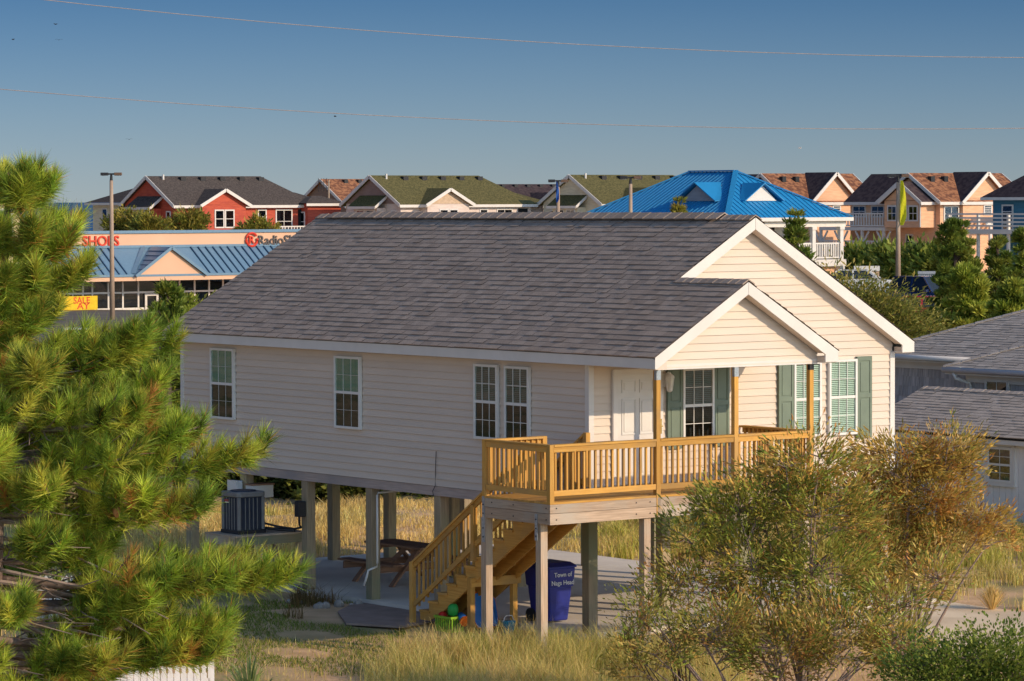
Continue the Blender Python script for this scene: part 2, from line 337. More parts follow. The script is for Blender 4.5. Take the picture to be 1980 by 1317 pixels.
# soffits, fascia, porch ceiling and beam
part('soffit', MB().box(-EO + .03, .02, -PD, Ln + .24, 5.0, 5.02), WHITE, H)
part('soffit', MB().box(Wd_ - .02, Wd_ + EO - .03, -RO + .03, Ln + .24, 5.0, 5.02), WHITE, H)
part('fascia', MB().box(-EO - .004, -EO + .028, -PD - RO + .032, Ln + RO, 5.0, 5.175), WHITE, H)
part('fascia', MB().box(Wd_ + EO - .028, Wd_ + EO + .004, -RO + .032, Ln + RO, 5.0, 5.175), WHITE, H)
part('porch_ceiling', MB().box(.02, 2 * XP, -PD + .1, 0, 5.0, 5.02), WHITE, H)
part('porch_beam', MB().box(-.02, 2 * XP + .02, -PD + .005, -PD + .095, 4.965, 5.05), WHITE, H)
part('porch_beam', MB().box(-.02, .07, -PD + .1, -.03, 4.985, 5.05), WHITE, H)
part('porch_beam', MB().box(2 * XP - .07, 2 * XP + .02, -PD + .1, -.03, 4.985, 5.05), WHITE, H)
# porch gable
up_ = lambda x: ZE + SL * (min(x, 2 * XP - x) + EO) - .10
mb = MB().prism([(.0, -PD + .03, 5.0), (2 * XP, -PD + .03, 5.0), (2 * XP, -PD + .03, up_(0)), (XP, -PD + .03, up_(XP)), (0, -PD + .03, up_(0))], (0, .06, 0)); wp = part('porch_gable', mb, SIDING, H)
clad(wp, (0, -PD + .028, 0), (1, 0, 0), (0, -1, 0), 4.99, 6.27, lambda z: (max(-.02, (z - up_(0)) / SL), min(2 * XP + .02, 2 * XP - (z - up_(0)) / SL)))
# eave boxes at the low ends of the rakes
for x0, x1, y0, y1 in ((-EO + .03, .0, -PD - RO + .03, -PD), (2 * XP, 2 * XP + EO - .01, -PD - RO + .032, -PD + .02), (Wd_, Wd_ + EO - .03, -RO + .032, 0.0)):
    part('eave_box', MB().box(x0, x1, y0, y1, 4.985, 5.10), SIDING, H)
# roof decks
TH = .035; nl = V(-SL, 0, 1) / math.hypot(SL, 1); nr = V(SL, 0, 1) / math.hypot(SL, 1)
def deck(poly, n): return part('roof_deck', MB().prism([V(*q) - V(n) * .004 if False else V(*q) for q in poly], (0, 0, -TH)), FELT, H)
yb = Ln + RO
deck([(-EO, -PD - RO, ZE), (XP, -PD - RO, ZP), (XP, -RO, ZP), (XR, -RO, ZR), (XR, yb, ZR), (-EO, yb, ZE)], nl)
deck([(XR, -RO, ZR), (Wd_ + EO, -RO, ZE), (Wd_ + EO, yb, ZE), (XR, yb, ZR)], nr)
deck([(XP, -PD - RO, ZP), (2 * XP + EO, -PD - RO, ZE), (2 * XP + EO, -.03, ZE), (XP, -.03, ZP)], nr)
# rake boards
def rake(pts, y):  return part('rake_board', MB().prism([(x, y, z) for x, z in pts], (0, -.034, 0)), WHITE, H)
D_ = .215; zt = lambda x: ZE + SL * (x + EO); top = .004
for a, b, y in ((XP - .05, XR, -RO + .03), (-EO, XP, -PD - RO + .03)):
    zcut = 5.0 if a < 0 else zt(a) - .07
    if a < 0: rake([(a, zt(a) - top), (b - .004, zt(b - .004) - top), (b - .004, zt(b - .004) - D_), (a + (D_ - .19) / SL, 5.0), (a, 5.0)], y)
    else: rake([(a, zt(a) - top), (b - .004, zt(b - .004) - top), (b - .004, zt(b - .004) - D_), (a + (D_ - .08) / SL, zt(a) - .08)], y)
for xe, xc, y in ((Wd_ + EO, XR, -RO + .03), (2 * XP + EO, XP, -PD - RO + .03)):
    g = lambda x: ZE + SL * (xe - x)
    rake([(xe, g(xe) - top), (xe, 5.0), (xe - .30, 5.0), (xe - .30, g(xe - .30) - D_ - .02), (xc + .004, g(xc + .004) - D_), (xc + .004, g(xc + .004) - top)], y)
    part('rake_soffit', MB().prism([(xe - .29, y + .001, g(xe - .29) - D_), (xc, y + .001, g(xc) - D_), (xc, y + .001, g(xc) - D_ + .05), (xe - .29, y + .001, g(xe - .29) - D_ + .05)], (0, RO - .06, 0)), SIDING, H)
for xc, xl, y in ((XR, XP + .3, -RO + .031), (XP, .02, -PD - RO + .031)):
    part('rake_soffit', MB().prism([(xl, y, zt(xl) - D_), (xc, y, zt(xc) - D_), (xc, y, zt(xc) - D_ + .05), (xl, y, zt(xl) - D_ + .05)], (0, RO - .06, 0)), SIDING, H)
# shingles
_tm = {}
def tab_mesh(t, m, expo):
    k = (t, m.name, expo)
    if k not in _tm:
        h = expo + .03; mb = MB().add([(0, 0, .001), (1, 0, .001), (1, h, .001), (0, h, .001), (0, 0, t), (1, 0, t), (1, h, .004), (0, h, .004)],
                                      [(0, 3, 2, 1), (4, 5, 6, 7), (0, 1, 5, 4), (1, 2, 6, 5), (2, 3, 7, 6)])
        _tm[k] = mesh_of('shingle', mb, m)
    return _tm[k]
def shingles(owner, planes, nparts, mp, mi, expo=.16, seed=3, wr=(.15, .30)):
    r = random.Random(seed); tabs = []
    for O, u, v, n, vmax, rng in planes:
        O, u, v, n = (V(*q) for q in (O, u, v, n)); u = unit(u); v = unit(v); n = unit(n)
        for k in range(int(vmax / expo) + 1):
            vv = k * expo - .015
            if vv + expo * .5 > vmax: break
            u0, u1 = rng(vv + expo / 2); x = u0 - r.random() * .3
            while x < u1:
                w = r.uniform(*wr); a, b = max(x, u0), min(x + w - .002, u1); x += w
                if b - a < .04: continue
                t = r.choice((.011, .016, .021, .024)) ; p = O + u * a + v * vv
                tabs.append((np.linalg.norm(p - CAM) * 1.0, p, u, v, n, b - a, t))
    tabs.sort(key=lambda q: q[0]); base = ROOT[owner.name]
    for d, p, u, v, n, w, t in tabs[:nparts]:
        o = put('shingle', tab_mesh(t, mp, expo), owner); q = p - base
        o.matrix_basis = Matrix(((u[0] * w, v[0], n[0], q[0]), (u[1] * w, v[1], n[1], q[1]), (u[2] * w, v[2], n[2], q[2]), (0, 0, 0, 1)))
    rest = tabs[nparts:]
    if rest:
        mb = MB(); h = expo + .03
        for d, p, u, v, n, w, t in rest:
            q = [p, p + u * w, p + u * w + v * h, p + v * h]
            mb.add([q[0] + n * .001, q[1] + n * .001, q[2] + n * .001, q[3] + n * .001, q[0] + n * t, q[1] + n * t, q[2] + n * .004, q[3] + n * .004], [(4, 5, 6, 7), (0, 1, 5, 4), (1, 2, 6, 5)])
        part('shingle', mb, mi, owner, kind='stuff')
ls = math.hypot(1, SL); full = (XR + EO) * ls; lowv = (XP + EO) * ls
shingles(H, [
    ((-EO - .015, 0, ZE), (0, 1, 0), (1, 0, SL), nl, full, lambda v: ((-PD - RO - .012) if v < lowv else -RO - .012, yb)),
    ((Wd_ + EO + .015, 0, ZE), (0, 1, 0), (-1, 0, SL), nr, full, lambda v: (-RO - .012, yb)),
    ((2 * XP + EO + .015, 0, ZE), (0, 1, 0), (-1, 0, SL), nr, lowv, lambda v: (-PD - RO - .012, -.03))], 300, SHING, SHINGI)
# ridge vent and caps
def caps(owner, p, q, n1, n2, w=.15, lift=.02, step=.2, m=SHING, name='ridge_cap'):
    p, q = V(*p), V(*q); L = np.linalg.norm(q - p); d = (q - p) / L; n1 = unit(V(*n1)); n2 = unit(V(*n2)); s1 = np.cross(d, n1); s2 = np.cross(n2, d)
    if s1[2] > 0: s1 = -s1
    if s2[2] > 0: s2 = -s2
    k = 0
    while k * step < L - .02:
        a = p + d * k * step; b = p + d * min(L, (k + 1) * step + .02); j = rnd.uniform(0, .006)
        t = lift + j; up = V(0, 0, 1)
        mb = MB().add([a + up * t, b + up * (t - .008), b + s1 * w + n1 * (t - .008), a + s1 * w + n1 * t, b + s2 * w + n2 * (t - .008), a + s2 * w + n2 * t,
                       a + up * (t - .02), b + up * (t - .03), b + s1 * w + n1 * (t - .03), a + s1 * w + n1 * (t - .02), b + s2 * w + n2 * (t - .03), a + s2 * w + n2 * (t - .02)],
                      [(0, 1, 2, 3), (0, 5, 4, 1), (0, 3, 9, 6), (0, 6, 11, 5), (3, 2, 8, 9), (5, 11, 10, 4), (1, 7, 8, 2), (1, 4, 10, 7)])
        part(name, mb, m, owner); k += 1
caps(H, (XR, .6, ZR), (XR, yb - .5, ZR), nl, nr, w=.19, lift=.085, step=.3)
caps(H, (XR, -RO - .01, ZR), (XR, .6, ZR), nl, nr, w=.15, lift=.045)
caps(H, (XR, yb - .5, ZR), (XR, yb, ZR), nl, nr, w=.15, lift=.045)
caps(H, (XP, -PD - RO - .01, ZP), (XP, -RO - .03, ZP), nl, nr, w=.14, lift=.045)
# flashing where the porch roof meets the gable
part('flashing', MB().prism([(XP + .2, -.03, ZP - .2 * SL + .015), (2 * XP + EO, -.03, ZE + .015), (2 * XP + EO, -.03, ZE + .045), (XP + .2, -.03, ZP - .2 * SL + .045)], (0, -.008, 0)), BLACK, H)

# windows: axis 'y' = on the long wall (faces -X), axis 'x' = on the front (faces -Y)
def window(owner, ax, a0, a1, z0, z1, cols, inner, plane=0.0, fw=.045, rows=2, glass=GLASS, trim=VINYL, muntin=.011):
    def B(mb, u0, u1, d0, d1, w0, w1):      # d = distance out from the wall plane
        return mb.box(plane - d1, plane - d0, u0, u1, w0, w1) if ax == 'y' else mb.box(u0, u1, plane - d1, plane - d0, w0, w1)
    zm = (z0 + z1) / 2; f = MB(); muntin = .005 if inner == 'curtain' else muntin
    B(f, a0, a0 + fw, .0, .062, z0, z1); B(f, a1 - fw, a1, .0, .062, z0, z1)
    B(f, a0 + fw, a1 - fw, 0, .062, z1 - fw, z1); B(f, a0 + fw, a1 - fw, 0, .066, z0, z0 + fw)
    w = part('window', f, trim, owner)
    part('meeting_rail', B(MB(), a0 + fw, a1 - fw, .026, .055, zm - .025, zm + .025), trim, w)
    part('backing', B(MB(), a0 + fw, a1 - fw, .0225, .0245, z0 + fw, z1 - fw), DARK if inner != 'curtain' else CURT, w)
    for s0, s1, d in ((z0 + fw, zm - .025, .036), (zm + .025, z1 - fw, .044)):
        part('pane', B(MB(), a0 + fw, a1 - fw, d, d + .004, s0, s1), GLASSL if glass is GLASS and s0 < zm - .1 and inner != 'blind' else glass, w)
        mt = MB()
        for k in range(1, cols):
            u = a0 + fw + (a1 - a0 - 2 * fw) * k / cols; B(mt, u - muntin / 2, u + muntin / 2, d - .004, d + .009, s0, s1)
        for k in range(1, rows):
            zz = s0 + (s1 - s0) * k / rows; B(mt, a0 + fw, a1 - fw, d - .003, d + .0085, zz - muntin / 2, zz + muntin / 2)
        if mt.v: part('muntin', mt, trim, w)
    if inner in ('blind', 'dim'):
        sl = MB(); zz = z0 + fw + .01
        while zz < z1 - fw - .02:
            q = [(a0 + fw + .004, zz), (a1 - fw - .004, zz)]; B(sl, q[0][0], q[1][0], .0255, .0285, zz, zz + .022); zz += .034
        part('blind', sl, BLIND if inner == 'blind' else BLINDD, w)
    return w
window(H, 'y', 11.34, 12.21, 3.48, 4.895, 3, 'curtain')
window(H, 'y', 6.91, 7.775, 3.51, 4.885, 3, 'curtain')
window(H, 'y', 2.583, 3.292, 3.54, 4.892, 3, 'dim')
window(H, 'y', 1.655, 2.376, 3.54, 4.888, 3, 'dim')
window(H, 'x', 2.08, 2.80, 3.53, 4.86, 3, 'dim')
window(H, 'x', 4.70, 5.365, 3.52, 4.89, 3, 'blind')
window(H, 'x', 5.556, 6.247, 3.52, 4.905, 3, 'blind')
def shutter(x0, x1, z0=3.445, z1=4.945):
    mb = MB().box(x0, x1, -.036, 0, z0, z1); s = part('shutter', mb, SHUT, H); zm = z0 + (z1 - z0) * .52; st = .05
    f = MB(); f.box(x0, x0 + st, -.05, -.037, z0, z1); f.box(x1 - st, x1, -.05, -.037, z0, z1)
    for a, b in ((z0, z0 + .08), (zm - .04, zm + .04), (z1 - .08, z1)): f.box(x0 + st, x1 - st, -.05, -.037, a, b)
    part('shutter_frame', f, SHUT, s)
    for a, b in ((z0 + .11, zm - .07), (zm + .07, z1 - .11)): part('shutter_panel', MB().box(x0 + st + .03, x1 - st - .03, -.046, -.037, a, b), SHUT, s, bevel=.006)
shutter(1.735, 2.074); shutter(2.806, 3.16); shutter(4.338, 4.694); shutter(6.253, 6.62)
# front door
zb, ztp = 2.87, 4.80
mb = MB().box(.50, .60, -.055, 0, zb, ztp + .09).box(1.52, 1.62, -.055, 0, zb, ztp + .09).box(.60, 1.52, -.055, 0, ztp, ztp + .09); df = part('door_frame', mb, WHITE, H)
dr = part('door', MB().box(.605, 1.515, -.03, -.004, zb, ztp - .004), WHITE, H, label='white six panel front door')
for u0, u1 in ((.70, 1.02), (1.10, 1.42)):
    for w0, w1 in ((zb + .15, zb + .75), (zb + .87, zb + 1.5), (zb + 1.6, zb + 1.83)):
        mo = MB(); t = .022
        mo.box(u0, u1, -.045, -.031, w0, w0 + t).box(u0, u1, -.045, -.031, w1 - t, w1).box(u0, u0 + t, -.045, -.031, w0 + t, w1 - t).box(u1 - t, u1, -.045, -.031, w0 + t, w1 - t)
        mo.box(u0 + .05, u1 - .05, -.042, -.031, w0 + .05, w1 - .05); part('door_panel', mo, WHITE, dr)
for z in (zb + .92, zb + 1.06): part('door_knob', MB().tube([(1.455, -.03, z), (1.455, -.06, z), (1.455, -.075, z), (1.455, -.10, z)], [.032, .016, .03, .02], 10), BRASS, dr, smooth=True)
lk = part('storm_door_handle', MB().box(1.55, 1.585, -.062, -.056, zb + .86, zb + 1.12), BRASS, df); part('lever', MB().box(1.51, 1.578, -.10, -.085, zb + .98, zb + 1.005).box(1.56, 1.578, -.085, -.063, zb + .98, zb + 1.005), BRASS, lk)
# porch lantern
lt = part('porch_lantern', MB().box(1.63, 1.73, -.05, -.02, 4.55, 4.78).tube([(1.68, -.05, 4.76), (1.68, -.12, 4.80), (1.68, -.16, 4.77)], .016, 8), WHITE, H)
part('lantern_cap', MB().lathe((1.68, -.16, 4.64), [(.09, .08), (.075, .11), (.03, .145), (.012, .17)], 10), WHITE, lt)
part('lantern_glass', MB().lathe((1.68, -.16, 4.50), [(.045, 0), (.075, .2), (.078, .218)], 10), mk('frosted glass', (.75, .73, .66), rough=.3), lt)
lc = MB()
for k in range(6):
    a = k * math.pi / 3; lc.bar((1.68 + .048 * math.cos(a), -.16 + .048 * math.sin(a), 4.49), (1.68 + .082 * math.cos(a), -.16 + .082 * math.sin(a), 4.72), .012, .012)
lc.lathe((1.68, -.16, 4.46), [(.015, 0), (.05, .02), (.05, .038)], 10); part('lantern_cage', lc, WHITE, lt)
# drain pipe, cable on the wall
part('drain_pipe', MB().tube([(1.3, 6.62, 2.33), (.5, 6.61, 2.335), (.13, 6.60, 2.33), (.12, 6.60, 2.28), (.12, 6.60, 1.0), (.11, 6.60, .93), (.0, 6.60, .90), (-.08, 6.62, .87), (-.10, 6.64, .75), (-.14, 6.68, .58)], .021, 8), WHITE, H, smooth=True)
part('cable', MB().tube([(-.02, 4.50, 3.24), (-.03, 4.50, 3.0), (-.025, 4.52, 2.8), (-.03, 4.52, 2.6), (-.06, 4.56, 2.5), (-.03, 4.57, 2.4)], .007, 6), BLACK, H)
pb = part('meter_box', MB().box(-.16, .02, 8.87, 9.01, 1.72, 2.02), BLACK, H, bevel=.01)
# porch posts
for x in (-.055, 1.678, 3.41): part('porch_post', MB().box(x, x + .09, -PD, -PD + .09, 2.5, 4.963), NEW[2], H)
for x in (-.055, 1.678, 3.41): part('post_bracket', MB().box(x - .003, x + .093, -PD - .004, -PD + .06, 4.80, 4.962) if x < 3 else MB().box(x - .003, x + .093, -PD - .004, -PD + .06, 4.86, 4.962), STEEL if x < 3 else BLACK, H)

# ------------------------------------------------------------------ deck
D = thing('wooden_deck', 'raised timber deck with golden baluster railing in front of the cottage porch', 'deck', (.5, -.95, .2))
DX0, DX1, DY0, ZD = -2.33, 3.50, -PD, 2.85
def raised(o): return o
y = DY0 + .005
while y < -.03:                                            # deck boards run along X
    y2 = min(y + .138, -.03); part('deck_board', MB().box(DX0 + .005, DX1 if True else 0, y, y2, ZD - .035, ZD), NEW[0], D); y += .144
for z0, z1 in ((2.48, 2.66), (2.667, ZD - .037)):
    part('rim_board', MB().box(DX0, 1.0 if z0 < 2.6 else -.05, DY0, DY0 + .04, z0, z1), OLD[0], D)
    part('rim_board', MB().box(1.006 if z0 < 2.6 else -.044, DX1, DY0, DY0 + .04, z0, z1), OLD[0], D)
    part('rim_board', MB().box(DX0 + (.0 if z0 > 2.6 else .002), DX0 + .04, DY0 + .041, -.03, z0, z1), OLD[1], D)
    part('rim_board', MB().box(DX0 + .045, -.01, -.07, -.03, z0, z1), OLD[0], D)
    part('rim_board', MB().box(DX1 - .04, DX1, DY0 + .041, -.03, z0, z1), OLD[1], D)
for k in range(14):
    x = DX0 + .45 + k * .4; part('joist', MB().box(x, x + .04, DY0 + .045, -.075, 2.6, ZD - .037), OLD[1], D)
for x, y in ((DX0 + .001, -.13), (DX0 + .041, -1.6), (-.29, DY0 + .045), (1.66, DY0 + .045), (3.3, DY0 + .045)):
    zt_ = 2.478 if x == DX0 + .001 else 2.70
    dp = part('deck_post', MB().box(x, x + .14, y, y + .14, -.3, zt_), OLD[2], D)
    if x < -2:
        xs = x - .006 if x == DX0 + .001 else DX0 - .007
        part('metal_strap', MB().box(xs, xs + .005, y + .035, y + .105, 2.06 if y > -1 else 2.2, 2.84 if y > -1 else 2.64), STEEL, dp)
        bo = MB()
        for zz in ((2.15, 2.3, 2.55, 2.7) if y > -1 else (2.27, 2.4, 2.55)): bo.tube([(xs - .008, y + .07, zz), (xs, y + .07, zz)], .014, 6)
        part('bolt', bo, BLACK, dp)
bo = MB()
for xx in (-2.2, -.2, -.5, 1.2, 1.6): 
    for zz in (2.56, 2.75): bo.tube([(xx, DY0 - .008, zz), (xx, DY0, zz)], .012, 6)
for yy in (-1.8, -.9, -.3):
    for zz in (2.56, 2.75): bo.tube([(DX0 - .008, yy, zz), (DX0, yy, zz)], .012, 6)
part('bolt', bo, BLACK, D)
part('seam_cover', MB().box(-.06, -.035, DY0 - .006, DY0 - .001, 2.46, ZD + .1), NEW[2], D)
def railing(owner, p, q, inward, skip=0.0, step=.121, balu=True):
    """level railing from p to q at deck height"""
    p, q = V(*p), V(*q); L = np.linalg.norm(q - p); d = (q - p) / L; n = V(*inward); ax = 0 if abs(d[0]) > .5 else 1
    def seg(z0, z1, o0, o1, nm):
        c = (p + q) / 2 + n * (o0 + o1) / 2; c[2] = ZD + (z0 + z1) / 2; part(nm, MB().obox(c, d * L / 2, n * (o1 - o0) / 2, V(0, 0, (z1 - z0) / 2)), NEW[ax], owner)
    seg(.825, .915, .012, .05, 'rail'); seg(.10, .19, .012, .05, 'rail'); seg(.916, .952, -.01, .13, 'cap_rail')
    k = step * .6
    mesh = mesh_of('baluster', MB().box(-.0175, .0175, -.0175, .0175, .10, .905), NEW[2])
    while k < L - .03:
        b = p + d * k + n * .07; b[2] = ZD + .012 + .0; put('baluster', mesh, owner, b - ROOT[owner.name]); k += step
railing(D, (DX0 + .09, DY0, ZD), (-.056, DY0, ZD), (0, 1, 0)); railing(D, (.036, DY0, ZD), (1.677, DY0, ZD), (0, 1, 0)); railing(D, (1.769, DY0, ZD), (3.409, DY0, ZD), (0, 1, 0))
railing(D, (DX0, DY0 + .09, ZD), (DX0, -.12, ZD), (1, 0, 0)); railing(D, (DX0 + .09, -.03, ZD), (-1.1, -.03, ZD), (0, -1, 0)); railing(D, (DX1, DY0 + .1, ZD), (DX1, -.06, ZD), (-1, 0, 0))
for x, y, h in ((DX0 - .002, DY0 - .002, .953), (DX0 - .002, -.118, .953), (-1.1, -.12, .953), (-.16, -.12, .97)): part('rail_post', MB().box(x, x + .09, y, y + .09, ZD - (.03 if x < -2 else 0) + (.031 if x > -2 else .0), ZD + h), NEW[2], D)

# ------------------------------------------------------------------ stairs
T = thing('stairs', 'golden timber stairs descending from the deck beside the cottage wall to the slab', 'stairs', (-.58, 3.6, .3))
NR = 14; RISE = (ZD - .30) / NR; RUN = .277; Y0 = -.02
def stringer(x0, x1):
    pts = []
    for k in range(NR - 1):
        zt_ = ZD - RISE * (k + 1) - .04; pts += [(x0, Y0 + RUN * k + .03, zt_), (x0, Y0 + RUN * (k + 1) + .03, zt_)]
    low = [(x0, Y0 + RUN * (NR - 1) + .03, .30), (x0, Y0 + RUN * (NR - 1) - .34, .30), (x0, Y0 + .03, ZD - RISE - .04 - .30)]
    # concave saw profile: build as one strip of quads between the steps and a straight lower edge
    mb = MB(); n = len(pts); s = (low[2][2] - low[1][2]) / (low[2][1] - low[1][1])
    for i in range(n - 1):
        (xa, ya, za), (xb, yb_, zb_) = pts[i], pts[i + 1]
        if yb_ - ya < 1e-6: continue
        f = lambda yy: max(.30, low[2][2] + s * (yy - low[2][1]))
        mb.prism([(x0, ya, f(ya)), (x0, yb_, min(f(yb_), zb_ - .01)), (x0, yb_, zb_), (x0, ya, za)], (x1 - x0, 0, 0))
    return part('stringer', mb, NEW[1], T)
for x in (-1.03, -.58, -.14): stringer(x, x + .04)
for k in range(NR - 1):
    z = ZD - RISE * (k + 1); part('tread', MB().box(-1.06, -.07, Y0 + RUN * k + .002, Y0 + RUN * (k + 1) + .028, z - .038, z), NEW[0], T)
    part('riser', MB().box(-1.0, -.13, Y0 + RUN * k + .0, Y0 + RUN * k + .02, z + .002, z + RISE - .04), NEW[0], T)
def stair_rail(x):
    sl_ = -RISE / RUN; ztop = lambda yy: ZD + .86 + sl_ * (yy - .0); zbot = lambda yy: ZD + .16 + sl_ * (yy - .0)
    ye = 3.72; part('handrail', MB().bar((x, -.02, ztop(-.02)), (x, ye, ztop(ye)), .04, .09), NEW[1], T); part('handrail_cap', MB().bar((x, -.02, ztop(-.02) + .065), (x, ye, ztop(ye) + .065), .10, .035), NEW[1], T)
    part('bottom_rail', MB().bar((x, -.02, zbot(-.02)), (x, ye, zbot(ye)), .04, .085), NEW[1], T)
    for yy, lo in ((1.9, -.30), (ye + .045, None)):
        part('rail_post', MB().box(x - .045, x + .045, yy - .045, yy + .045, .18 if lo is None else zbot(yy) - .26, ztop(yy) + (.10 if lo is None else .03)), NEW[2], T)
    mesh = mesh_of('baluster', MB().box(-.017, .017, -.017, .017, 0, .86), NEW[2]); k = .1
    while k < ye - .1:
        if abs(k - 1.9) > .07:
            o = put('baluster', mesh, T, V(x + (-.037 if x > -.5 else .037), k, zbot(k) - .09) - ROOT[T.name])
        k += .135
stair_rail(-1.085); stair_rail(-.095)
part('support_beam', MB().box(-1.12, -.02, 1.93, 1.98, 1.03, 1.19), NEW[0], T); 
for x in (-1.1, -.16): part('support_post', MB().box(x, x + .1, 1.985, 2.085, .0, 1.19), NEW[2], T)
# ------------------------------------------------------------------ things under and beside the cottage
# picnic table
P = thing('picnic_table', 'weathered brown picnic table with attached benches on the shaded slab under the cottage', 'picnic table', (2.4, 8.85, .3))
for k in range(5): part('table_plank', MB().box(2.02 + k * .148, 2.16 + k * .148, 7.9 + rnd.uniform(-.01, .01), 9.8, 1.02, 1.058), BROWN[1], P)
for x in (1.38, 3.17):
    for k in range(2): part('bench_plank', MB().box(x + k * .148, x + .14 + k * .148, 7.9, 9.8, .72, .758), BROWN[1], P)
for y in (8.2, 9.46):
    part('leg', MB().bar((1.55, y, .3), (2.22, y, 1.02), .04, .14, (0, 1, 0)), BROWN[2], P); part('leg', MB().bar((3.22, y, .3), (2.55, y, 1.02), .04, .14, (0, 1, 0)), BROWN[2], P)
    part('bench_support', MB().box(1.34, 3.46, y + .045, y + .085, .58, .718), BROWN[0], P); part('top_support', MB().box(2.05, 2.73, y + .045, y + .085, .93, 1.018), BROWN[0], P)
    part('brace', MB().bar((2.4, y + (.1 if y < 9 else -.1), .66), (2.4, 8.85, 1.0), .04, .09), BROWN[1], P)
# air conditioner on its stand
ST = thing('unit_stand', 'wooden stand of boards and posts carrying the air conditioner', 'stand', (-.5, 10.3, .2))
sx0, sx1, sy0, sy1, sz = -1.05, .62, 9.72, 10.85, 1.34
y = sy0
while y < sy1 - .05: part('plank', MB().box(sx0, sx1, y, min(y + .135, sy1), sz - .035, sz), OLD[0], ST); y += .141
part('skirt_board', MB().box(sx0 + .01, sx1 - .01, sy0 + .005, sy0 + .045, sz - .2, sz - .038), PILE[0], ST); part('skirt_board', MB().box(sx0 + .005, sx0 + .045, sy0 + .05, sy1 - .01, sz - .2, sz - .038), OLD[1], ST)
part('skirt_board', MB().box(sx0 + .01, sx1 - .01, sy1 - .045, sy1 - .005, sz - .2, sz - .038), OLD[0], ST)
for x in (sx0 + .05, sx1 - .15):
    for y in (sy0 + .12, sy1 - .15): part('post', MB().box(x, x + .09, y, y + .09, .05, sz - .04), OLD[2], ST)
AC = thing('air_conditioner', 'grey outdoor air conditioning unit with dark louvred sides on the wooden stand', 'air conditioner', (-.5, 10.25, sz))
ACG = mk('grey enamel', (.21, .205, .20), (.18, .175, .17), rough=.45); ACD = mk('blue black louvre', (.025, .035, .06), rough=.4)
cx0, cx1, cy0, cy1 = -.86, -.2, 9.93, 10.60
part('base_pan', MB().box(cx0 + .01, cx1 - .01, cy0 + .01, cy1 - .01, sz, sz + .07), BLACK, AC)
part('body', MB().box(cx0 + .05, cx1 - .05, cy0 + .05, cy1 - .05, sz + .07, sz + .72), ACD, AC)
for x, y in ((cx0, cy0), (cx1 - .11, cy0), (cx0, cy1 - .11), (cx1 - .11, cy1 - .11)): part('corner_post', MB().box(x + .02, x + .09, y + .02, y + .09, sz + .07, sz + .72), ACG, AC, bevel=.02)
for k in range(4):
    t = (k + 1) / 5; u = cx0 + .1 + t * (cx1 - cx0 - .2); part('louvre_bar', MB().box(u - .008, u + .008, cy0 + .03, cy0 + .048, sz + .08, sz + .70), ACG, AC)
    u = cy0 + .1 + t * (cy1 - cy0 - .2); part('louvre_bar', MB().box(cx0 + .03, cx0 + .048, u - .008, u + .008, sz + .08, sz + .70), ACG, AC)
part('top_cover', MB().prism([(cx0 + .06, cy0 - .0, sz + .72), (cx1 - .06, cy0, sz + .72), (cx1, cy0 + .06, sz + .72), (cx1, cy1 - .06, sz + .72), (cx1 - .06, cy1, sz + .72), (cx0 + .06, cy1, sz + .72), (cx0, cy1 - .06, sz + .72), (cx0, cy0 + .06, sz + .72)], (0, 0, .10)), ACG, AC, bevel=.02)
part('fan_grille', MB().lathe(((cx0 + cx1) / 2, (cy0 + cy1) / 2, sz + .82), [(.26, 0), (.25, .02), (.07, .03), (.02, .03)], 20), ACD, AC)
part('badge', MB().box(cx0 + .016, cx0 + .019, cy0 + .38, cy0 + .52, sz + .62, sz + .67), mk('red badge', (.45, .10, .09)), AC); part('badge', MB().box(cx0 + .014, cx0 + .017, cy0 + .36, cy0 + .50, sz + .60, sz + .62), WHITE, AC)
part('conduit', MB().tube([(cx1 - .05, cy0 + .1, sz + .2), (.0, 9.85, sz + .12), (.1, 9.4, sz + .1), (.02, 9.05, sz + .16), (-.08, 8.95, sz + .22), (-.1, 8.93, sz + .38)], .022, 7), BLACK, AC, smooth=True)
part('conduit', MB().tube([(cx1 - .05, cy0 + .12, sz + .1), (.02, 9.86, sz + .06), (.1, 9.4, sz + .07)], .03, 7), BLACK, AC, smooth=True)
u1 = thing('utility_box', 'pale plastic box stuck to the pile behind the air conditioner', 'box', (-.1, 11.2, 1.9), 'boxes behind the air conditioner')
part('box_body', MB().box(-.14, .0, 11.1, 11.42, 1.95, 2.28), VINYL, u1, bevel=.015); part('box_lid', MB().box(-.155, -.141, 11.09, 11.43, 1.94, 2.29), VINYL, u1)
u2 = thing('utility_box', 'white box with brown edged lid beside the pile, right of the paler box', 'box', (.3, 10.9, 1.9), 'boxes behind the air conditioner')
part('box_body', MB().box(.02, .5, 10.75, 11.03, 1.95, 2.20), VINYL, u2, bevel=.01); part('box_lid', MB().box(.0, .52, 10.735, 11.04, 2.20, 2.23), BROWN[0], u2)
for u in (u1, u2): part('pipe', MB().tube([(ROOT[u.name][0] + .05, ROOT[u.name][1] + .06, .3), (ROOT[u.name][0] + .05, ROOT[u.name][1] + .06, 1.97)], .03, 8), VINYL, u)
